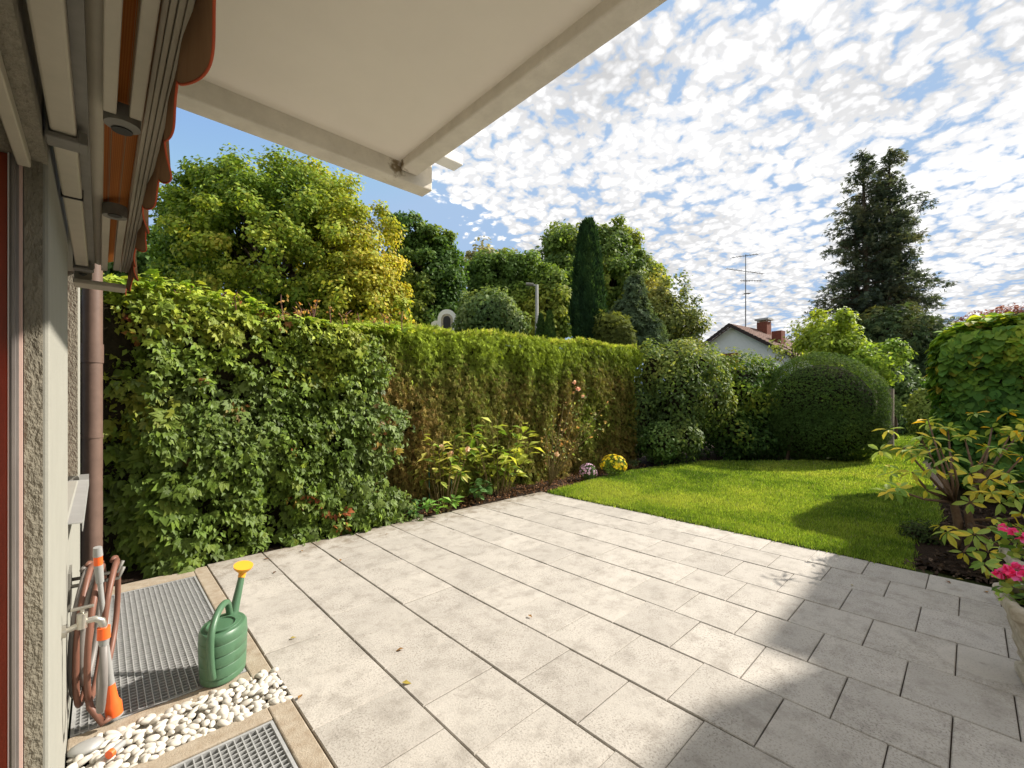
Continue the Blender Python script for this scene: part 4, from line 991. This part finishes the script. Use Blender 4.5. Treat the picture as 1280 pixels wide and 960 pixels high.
# fallen leaves on the paving
fl = [(362, 800, 1, 'yellow leaf lying on the slab right of the watering can'), (505, 812, 0, 'small brown leaf in the middle of the sunny near slabs'), (660, 770, 0, 'rust brown leaf on the open middle of the patio'),
      (1065, 733, 1, 'pale yellow leaf on the shaded slabs left of the planters'), (1182, 727, 2, 'long brown leaf on the slabs below the rhododendron'), (1234, 742, 0, 'orange brown leaf on the slab just left of the rear planter'),
      (1205, 726, 1, 'ochre leaf at the soil edge under the rhododendron'), (560, 650, 3, 'dark leaf on the slabs below the left hydrangea'), (625, 641, 3, 'blackish leaf on the slabs in front of the tall hydrangea'),
      (425, 700, 0, 'brown leaf on the slabs near the middle of the creeper hedge'), (345, 715, 3, 'dark curled leaf right of the orange watering can rose'), (330, 700, 2, 'brown leaf lying at the foot of the creeper hedge beside the kerb'),
      (378, 690, 0, 'rusty leaf close under the creeper hedge'), (640, 668, 3, 'dark speck of leaf on the slabs in front of the rose bush'), (485, 668, 2, 'brown leaf by the right end of the creeper hedge'),
      (1250, 752, 1, 'yellowish leaf touching the rear planter'), (373, 876, 0, 'tan leaf on the slab edge beside the white pebbles'), (502, 855, 1, 'greenish yellow leaf in the long joint near the bottom of the picture')]
for i, (px, py, ci, lab) in enumerate(fl):
    p = G(px, py); me = leafvariant(f'fallen_{ci}', 'ovate', M['dryleaf'], [(.30, .16, .05), (.36, .28, .06), (.20, .10, .05), (.12, .07, .04)][ci])
    o = bpy.data.objects.new('fallen_leaf', me); COL.objects.link(o); sc = random.uniform(.03, .05); o.scale = (sc, sc, sc)
    o.location = (p[0], p[1], .008); o.rotation_euler = (random.uniform(-.15, .15), random.uniform(-.15, .15), random.uniform(0, 6.3))
    tag(o, lab, 'leaf', 'fallen leaves on the patio')

def litter(name, label, poly, n, cols, s0, s1):
    lo = np.min(poly, 0); hi = np.max(poly, 0); p = rng.uniform(lo, hi, (n*4, 2)); p = p[inpoly(p, poly)][:n]; m = len(p)
    o = leafmesh(name, M['dryleaf'], None, np.c_[p, rng.uniform(.002, .028, m)], unit(rng.normal(0, .45, (m, 3))+np.array([0, 0, .9])), randdir(m), rng.uniform(s0, s1, m), palette(m, cols, gain=1.0), 'ovate', True)
    tag(o, label, 'leaf litter')
litter('leaf_litter', 'brown leaf litter along the foot of the hedges', [(2.3, PY1+.02), (PX1-.1, PY1+.02), (PX1+.1, PY1-.15), (6.3, 4.55), (8.2, 4.6), (8.2, 5.1), (2.3, 5.1)], 3200, [(.10, .05, .025), (.20, .10, .05), (.30, .17, .08)], .02, .05)
litter('bark_mulch', 'dark bark mulch under the rhododendron', [(PX1+.02, .42), (5.6, .15), (8, .3), (8, -1.5), (PX1+.02, -1.5)], 5200, [(.03, .02, .014), (.06, .04, .028), (.12, .085, .06)], .02, .06)
# ------------------------------------------------------------------ trees and houses beyond
def gz(px, Z): p = P(px, 497, Z); return (p[0], p[1], 0)
def mapleaut(C, hn):
    d = (C[:, :2]@RT); x = d/np.maximum(C[:, :2]@FW, 1)*544+640
    return np.clip((x-300)/220, 0, 1)*.16+hn*.6+.12
tree('maple_tree', gz(370, 15), [ell(350, 335, 15, 118, 112), ell(300, 262, 15, 62, 66), ell(425, 330, 14.6, 70, 100), ell(375, 262, 15.2, 62, 72), ell(262, 300, 14.6, 56, 56), ell(455, 385, 14.4, 62, 70), ell(228, 255, 14.8, 28, 22), ell(222, 350, 14.5, 30, 36), ell(245, 420, 14.8, 60, 50), ell(345, 420, 14.5, 90, 50)],
     900, 190, .44, .135, [(.055, .095, .014), (.085, .125, .016), (.14, .165, .020), (.19, .185, .025), (.23, .18, .03)], 'large spreading maple turning yellow, behind the creeper hedge', trunk_r=.3, jit=.07, autumn=mapleaut, forks=40)
tree('dark_tree', gz(200, 24), [ell(195, 325, 24, 42, 34), ell(165, 360, 24, 40, 44)], 60, 160, .7, .3, [(.03, .06, .016), (.05, .085, .02)], 'dark tree peeping out left of the big maple', trunk_r=.25)
tree('lime_tree', gz(535, 21), [ell(522, 350, 21, 44, 52), ell(556, 350, 21, 24, 44), ell(506, 292, 21, 26, 30), ell(540, 302, 21, 22, 24), ell(535, 400, 21, 48, 40), ell(500, 360, 21, 36, 50), ell(566, 320, 21, 13, 16)], 300, 170, .5, .19, [(.03, .06, .013), (.05, .085, .018), (.10, .12, .022)], 'dense dark green tree right of the big maple', trunk_r=.28, jit=.16)
tree('bare_topped_tree', gz(600, 30), [ell(600, 335, 30, 26, 30), ell(622, 345, 30, 30, 30)], 60, 60, .6, .26, [(.12, .11, .06), (.15, .15, .06)], 'thin twiggy tree with sparse crown behind the yellow-green trees', trunk_r=.16, forks=50)
tree('ash_tree', gz(625, 24), [ell(622, 352, 24, 34, 36), ell(650, 338, 24, 26, 22), ell(604, 380, 24, 34, 34), ell(655, 380, 24, 36, 40), ell(680, 350, 24, 18, 20), ell(600, 338, 24, 18, 20)], 300, 160, .5, .20, [(.05, .085, .018), (.09, .13, .022), (.15, .18, .03)], 'yellow-green round-crowned tree left of the lamp post', trunk_r=.24, jit=.16)
tree('ash_tree', gz(692, 23), [ell(692, 372, 23, 28, 46), ell(683, 395, 23, 34, 34)], 170, 150, .48, .20, [(.055, .09, .018), (.09, .125, .024), (.16, .17, .03)], 'yellow-green tree between the lamp post and the column conifer', trunk_r=.2)
tree('ash_tree', gz(755, 30), [ell(722, 318, 30, 44, 34), ell(760, 318, 30, 38, 34), ell(745, 350, 30, 70, 50), ell(795, 365, 30, 36, 42), ell(802, 330, 30, 18, 20), ell(700, 305, 30, 22, 18), ell(778, 302, 30, 20, 20), ell(815, 350, 30, 16, 18)], 420, 160, .62, .25, [(.045, .075, .02), (.075, .11, .024), (.14, .155, .03)], 'broad tree standing behind the column conifer', trunk_r=.35, jit=.15)
tree('ash_tree', gz(835, 27), [ell(830, 395, 27, 34, 38), ell(855, 415, 27, 26, 26), ell(815, 375, 27, 20, 26)], 200, 70, .5, .21, [(.05, .07, .025), (.09, .105, .03), (.17, .16, .04)], 'thin-leaved tree right of the column conifer, with gaps in its crown', trunk_r=.2, jit=.22)
shrub('silver_shrub', 'pale grey-green shrub in front of the dark trees, by the stone arch', [ell(612, 392, 14, 36, 30), ell(592, 402, 14, 26, 22), ell(635, 402, 14, 22, 22)], 5500, .15, [(.05, .085, .03), (.09, .13, .045), (.16, .19, .08)], base=gz(610, 14), bump=.28)
def conifer(name, label, px, Z, ytop, ybot, w, n, cols, size=.3, power=.75, group=None):
    b0 = np.array(gz(px, Z)); root = empty(name, b0, label, 'tree', group); zt = P(px, ytop, Z)[2]; k = Z/544; R0 = w*k/2
    MB().tube([b0, (b0[0], b0[1], zt)], [.16, .03], 8).build('trunk', M['bark'], root, True)
    t = rng.random(n)**.9; az = rng.uniform(0, 6.28, n); zb = max(P(px, ybot, Z)[2], .0)
    prof = np.clip((1-t), 0.015, 1)**power*np.clip(.72+t*1.4, 0, 1); r = R0*prof*(.7+.3*rng.random(n)**.4)*(.88+.24*vnoise(np.c_[az*2.2, t*9, np.zeros(n)], 1.4, 4))
    pos = np.c_[b0[0]+r*np.cos(az), b0[1]+r*np.sin(az), zb+(zt-zb)*t]
    out = np.c_[np.cos(az), np.sin(az), np.zeros(n)]
    lane = vnoise(np.c_[np.cos(az)*6, np.sin(az)*6, t*2.5], 1.3, 14)
    leafmesh('crown', M['needle'], root, pos, unit(out+rng.normal(0, .35, (n, 3))), unit(out*.25+np.array([0, 0, 1.0])+rng.normal(0, .25, (n, 3))), size*rng.uniform(.6, 1.2, n), palette(n, cols, (lane-.3)*1.6, .15, .2), 'spray')
    c = MB(); ts = np.linspace(0, 1, 12); c.lathe((b0[0], b0[1], zb), [(R0*.62*max(1-q, .01)**power*min(1, .72+q*1.4), (zt-zb)*q*.97) for q in ts], 12); c.build('inner_branches', M['core'], root)  # dark solid stands in for the shaded heart of the conifer
    return root
conifer('column_conifer', 'tall narrow dark columnar conifer above the clipped hedge', 735, 14, 281, 430, 45, 16000, [(.012, .028, .012), (.02, .045, .015), (.035, .065, .02)], .22, .36)
shrub('blue_conifer', 'feathery grey-blue conifer right of the column conifer', [ell(792, 372, 16, 13, 30), ell(788, 405, 16, 24, 30), ell(800, 425, 16, 26, 24)], 5200, .26, [(.045, .068, .035), (.07, .095, .05)], 'spray', 'needle', base=gz(790, 16), bump=.5, hi=1.15)
shrub('small_conifer', 'bushy olive conifer at the foot of the column conifer', [ell(766, 418, 13.5, 16, 26), ell(776, 430, 13.5, 18, 20)], 3000, .18, [(.05, .065, .018), (.09, .105, .025)], 'spray', 'needle', base=gz(768, 13.5), bump=.5, hi=1.12)
conifer('small_conifer', 'little cone-shaped conifer right of the lamp post', 687, 13, 392, 430, 15, 1500, [(.03, .06, .015), (.055, .09, .02)], .14, .6)
conifer('small_conifer', 'little darker cone-shaped conifer just left of its twin by the lamp post', 676, 13.4, 396, 430, 13, 1200, [(.025, .05, .014), (.045, .08, .02)], .14, .6)

# tall open conifer with several stems
CZ_ = 26.0; cb = np.array(gz(1100, CZ_)); big = empty('tall_conifer', cb, 'very tall dark conifer with several bare stems, behind the clipped dome', 'tree')
stem = MB(); SP, SNn, ST, SS = [], [], [], []
lines = [(1078, 190, 1088), (1112, 186, 1110), (1095, 232, 1098), (1124, 262, 1120), (1068, 262, 1078), (1106, 225, 1104)]
limbm = MB()
for li, (pxt, pyt, pxb) in enumerate(lines):
    tp = P(pxt, pyt, CZ_+random.uniform(-.8, .8)); bt = np.array(gz(pxb, CZ_+random.uniform(-.8, .8)))
    stem.tube([bt, (bt*2+tp)/3, (bt+2*tp)/3, tp], [.26, .2, .12, .03], 7)
    Ht = tp[2]; nb = 100 if li < 2 else 58
    for k in range(nb):
        f = 1-(k+.5)/nb*.97; f = f**.85; c = bt*(1-f)+tp*f; az = random.uniform(0, 6.28)
        maxr = (4.7 if li < 2 else 3.5)*(1-f)**.78+.20
        Lb = maxr*random.uniform(.45, 1.12); d = np.array([math.cos(az), math.sin(az), 0])
        lift = .25*Lb if f > .6 else .05*Lb
        e = c+d*Lb+np.array([0, 0, lift-.10*Lb]); m_ = c+d*Lb*.5+np.array([0, 0, lift*.9])
        limbm.tube([c, m_, e], [.045, .03, .012], 4, False)
        ns = int(20+40*Lb)
        t = rng.random(ns)**.7; q = c*((1-t)**2)[:, None]+m_*(2*t*(1-t))[:, None]+e*(t*t)[:, None]
        q = q+rng.normal(0, .14, (ns, 3))+np.array([0, 0, -.10]); SP.append(q)
        SNn.append(unit(rng.normal(0, .6, (ns, 3))+np.array([0, 0, .7]))); ST.append(unit(d*.6+rng.normal(0, .5, (ns, 3))+np.array([0, 0, -.55]))); SS.append(rng.uniform(.16, .34, ns))
stem.build('trunk', M['bark'], big, True); limbm.build('limb', M['bark'], big)
SP = np.concatenate(SP); SNn = np.concatenate(SNn); ST = np.concatenate(ST); SS = np.concatenate(SS)
leafmesh('crown', M['needle'], big, SP, SNn, ST, SS, palette(len(SP), [(.034, .047, .035), (.052, .067, .044), (.085, .082, .046)], (vnoise(SP, .7, 3)-.3)*1.4, .15, .2), 'spray')  # palette lifted and greyed; distance haze put into the colour
shrub('conifer_skirt', 'dense dark evergreen mass at the foot of the tall conifer', [ell(1110, 440, 23, 58, 56), ell(1140, 470, 22, 36, 60), ell(1075, 455, 24, 40, 50)], 9000, .38, [(.02, .034, .016), (.035, .055, .022), (.075, .08, .03)], 'spray', 'needle', stems=6, base=gz(1110, 23))
tree('young_tree', gz(1045, 13.5), [ell(1042, 418, 13.5, 30, 30), ell(1028, 436, 13.5, 26, 22), ell(1056, 440, 13.5, 26, 22)], 60, 90, .30, .15, [(.10, .14, .02), (.17, .20, .025), (.26, .24, .035)], 'yellow-green young tree just behind the clipped dome', trunk_r=.06, templ='ovate')
tree('young_tree', gz(1100, 12.5), [ell(1095, 455, 12.5, 28, 24), ell(1112, 442, 12.5, 18, 16), ell(1080, 470, 12.5, 20, 20)], 50, 90, .28, .14, [(.08, .13, .02), (.15, .20, .025), (.22, .24, .03)], 'bright green young tree at the dome\'s right shoulder', trunk_r=.06, templ='ovate')
tree('young_tree', gz(1118, 14), [ell(1118, 492, 14, 27, 24), ell(1133, 478, 14, 14, 18), ell(1105, 500, 14, 20, 20)], 50, 90, .28, .15, [(.05, .08, .03), (.10, .13, .04), (.24, .22, .05)], 'grey-green small tree above the wooden post', trunk_r=.06, templ='ovate')
tree('young_tree', gz(995, 17), [ell(995, 425, 17, 24, 26), ell(982, 435, 17, 16, 16)], 26, 26, .35, .14, [(.08, .10, .03), (.13, .15, .04)], 'thin twiggy sapling in front of the white house', trunk_r=.05, templ='ovate', forks=40)
shrub('upright_shrub', 'fan-shaped light green shrub beside the vine hedge at the lawn end', [ell(1156, 516, 12, 18, 32)], 2600, .12, [(.08, .12, .025), (.14, .18, .04), (.22, .24, .06)], base=gz(1153, 12))
shrub('hedge_bush', 'dark bush closing the gap at the far end of the lawn', [ell(1140, 520, 17, 40, 40), ell(1090, 525, 16.5, 40, 34)], 3600, .2, [(.02, .04, .014), (.04, .065, .02)], base=gz(1130, 17))
for i, (px, Z, y0, w_) in enumerate(((1113, 12.2, 486, .075), (1094, 11.0, 470, .035))):
    b0 = np.array(gz(px, Z)); o = MB().box(b0[0]-w_, b0[0]+w_, b0[1]-w_, b0[1]+w_, -.05, P(px, y0, Z)[2]).build('wooden_post', M['post'], None, False, .01)
    tag(o, ('square weathered wooden post under the small grey-green tree', 'thin pale post at the right flank of the clipped dome')[i], 'post')

# lamp post, stone arch
lz = 20.0; lb0 = np.array(gz(671, lz)); lpst = empty('lamp_post', lb0, 'grey street lamp post rising behind the clipped hedge', 'lamp post')
tpz = P(671, 356, lz)[2]
MB().tube([lb0, (lb0[0], lb0[1], tpz)], [.11, .07], 10).build('pole', M['zinc'], lpst, 'auto')
hd = lb0+np.array([0, 0, tpz]); lft = np.array([-RT[0], -RT[1], 0])
MB().tube([hd+np.array([0, 0, -.05]), hd+lft*.45+np.array([0, 0, .02])], .045, 8).build('arm', M['zinc'], lpst)
MB().tube([hd+lft*.15+np.array([0, 0, .0]), hd+lft*.5+np.array([0, 0, .03])], .075, 10).build('lamp_head', M['alu_dk'], lpst)
az_ = 16.0; ab = P(560, 408, az_); arch = empty('stone_arch', (ab[0], ab[1], 0), 'pale arched stone chimney head with round niche above the hedge', 'stone arch')
def arch_poly(w_, hgt, n=14): return [(-w_, -.9), (w_, -.9)]+[(w_*math.cos(math.pi*i/n), hgt-w_+w_*math.sin(math.pi*i/n)) for i in range(n+1)]
def oriented(poly, d0, d1, name, m, parent):
    b = MB(); n = len(poly); F3 = np.array([FW[0], FW[1], 0]); R3 = np.array([RT[0], RT[1], 0])
    vs = [ab+R3*x+np.array([0, 0, z])+F3*d0 for x, z in poly]+[ab+R3*x+np.array([0, 0, z])+F3*d1 for x, z in poly]
    b.add(vs, [tuple(range(n)), tuple(range(2*n-1, n-1, -1))]+[(i, n+i, n+(i+1) % n, (i+1) % n) for i in range(n)]); return b.build(name, M[m], parent)
oriented(arch_poly(.34, .58), -.25, .25, 'arch_body', 'white', arch)
oriented(arch_poly(.21, .42), -.27, -.252, 'niche_ring', 'stone', arch)
oriented([(x, z) for x, z in arch_poly(.13, .33) if True], -.29, -.272, 'niche', 'dark', arch)
oriented([(-.58, -.9), (.58, -.9), (.58, .10), (.45, .18), (-.45, .18), (-.58, .10)], -.2, .2, 'shoulder', 'white', arch)

# neighbour's house
HZ = 36.0; k = HZ/544
R3 = np.array([RT[0], RT[1], 0]); F3 = np.array([FW[0], FW[1], 0]); hb0 = np.array(gz(918, HZ))
nh = empty('neighbour_house', hb0, 'white gabled house with brown tiled roof beyond the garden', 'building')
apex = P(915, 405, HZ); zA = apex[2]
hw, eave = 4.4, zA-2.75
gdir = unit(R3*.60-F3*.80)*1.0       # along the gable wall
ldir = unit(R3*.80+F3*.60)           # along the ridge
o0 = np.array([apex[0], apex[1], 0])
b = MB()
gv = [o0-gdir*hw, o0+gdir*hw, o0+gdir*hw+np.array([0, 0, eave]), o0+np.array([0, 0, zA-.25]), o0-gdir*hw+np.array([0, 0, eave])]
LEN = 7.0
b.add(gv+[q+ldir*LEN for q in gv], [(0, 1, 2, 3, 4), (9, 8, 7, 6, 5), (0, 5, 6, 1), (1, 6, 7, 2), (0, 4, 9, 5)]); b.build('wall', M['white'], nh)
rf = MB(); nrow = 16; ov = .5
for sgn in (1, -1):
    for i in range(nrow):
        t0, t1 = i/nrow, (i+1)/nrow+.01
        def pt(t, l, up): return o0+gdir*sgn*(hw+.55)*t+ldir*l+np.array([0, 0, zA-(zA-eave+.35)*t+up])
        for seg in range(22):
            l0 = -ov+(LEN+2*ov)*seg/22; l1 = -ov+(LEN+2*ov)*(seg+.93)/22
            rf.add([pt(t0, l0, .02), pt(t0, l1, .02), pt(t1, l1, .09), pt(t1, l0, .09), pt(t1, l0, .0), pt(t1, l1, .0)], [(0, 1, 2, 3), (3, 2, 5, 4)])
ro = rf.build('roof', M['tile'], nh)
bb = MB()
for sgn in (1, -1):
    pts_ = []
    for t, up in ((0, .03), (1, .03), (1, -.25), (0, -.25)):
        pts_.append(o0+gdir*sgn*(hw+.55)*t-ldir*(ov+.04)+np.array([0, 0, zA-(zA-eave+.35)*t+up]))
    bb.add(pts_+[q+ldir*.08 for q in pts_], [(0, 1, 2, 3), (7, 6, 5, 4), (0, 4, 5, 1), (1, 5, 6, 2), (2, 6, 7, 3), (3, 7, 4, 0)])
bb.build('bargeboard', M['barge'], nh)
bw = MB(); c = o0+gdir*-.2-ldir*.03
bw.add([c-gdir*.7+np.array([0, 0, zA-3.6]), c+gdir*.7+np.array([0, 0, zA-3.6]), c+gdir*.7+np.array([0, 0, zA-2.4]), c-gdir*.7+np.array([0, 0, zA-2.4])], [(0, 1, 2, 3)]); bw.build('window', M['brick'], nh)
def chim(px, y0, y1, Z, w_):
    c = P(px, y0, Z); b = MB(); cs = [c+gdir*sx*w_+ldir*sy*w_ for sx, sy in ((-1, -1), (1, -1), (1, 1), (-1, 1))]
    zt = P(px, y0, Z)[2]; zb = P(px, y1, Z)[2]
    b.add([(q[0], q[1], zb) for q in cs]+[(q[0], q[1], zt) for q in cs], [(0, 1, 5, 4), (1, 2, 6, 5), (2, 3, 7, 6), (3, 0, 4, 7), (4, 5, 6, 7)])
    o = b.build('chimney', M['brick'], nh); return c, zt
c1, zt = chim(955, 403, 425, 38, .42)
b = MB(); cs = [c1+gdir*sx*.55+ldir*sy*.55 for sx, sy in ((-1, -1), (1, -1), (1, 1), (-1, 1))]
b.add([(q[0], q[1], zt+.14) for q in cs]+[(q[0], q[1], zt+.30) for q in cs], [(3, 2, 1, 0), (0, 1, 5, 4), (1, 2, 6, 5), (2, 3, 7, 6), (3, 0, 4, 7), (4, 5, 6, 7)])
for sx, sy in ((-1, -1), (1, -1), (1, 1), (-1, 1)):
    q = c1+gdir*sx*.36+ldir*sy*.36; b.tube([(q[0], q[1], zt-.01), (q[0], q[1], zt+.14)], .05, 5)
b.build('chimney_cap', M['zinc'], nh)
chim(973, 414, 450, 35.2, .36)
ant = empty('roof_antenna', P(932, 405, 37), 'tall roof antenna mast with crossbars on the white house', 'antenna')
am = P(932, 412, 37); at_ = P(932, 318, 37)
MB().tube([am, at_], [.05, .03], 8).build('mast', M['antenna'], ant)
for (y, xl, xr, tilt) in ((322, 915, 948, -.25), (336, 908, 954, .35), (351, 925, 952, 0), (367, 930, 938, 0)):
    p, q = P(xl, y, 37), P(xr, y, 37); q[2] -= tilt*1.2
    b = MB().tube([p, q], .028, 6)
    for i in range(9):
        c = lerp(p, q, i/8); b.tube([c-F3*.3, c+F3*.3], .012, 4); 
    b.build('crossbar', M['antenna'], ant)

print('TRIS', sum(len(o.data.loop_triangles) or len(o.data.polygons) for o in COL.objects if o.type == 'MESH'), 'OBJ', len(COL.objects))
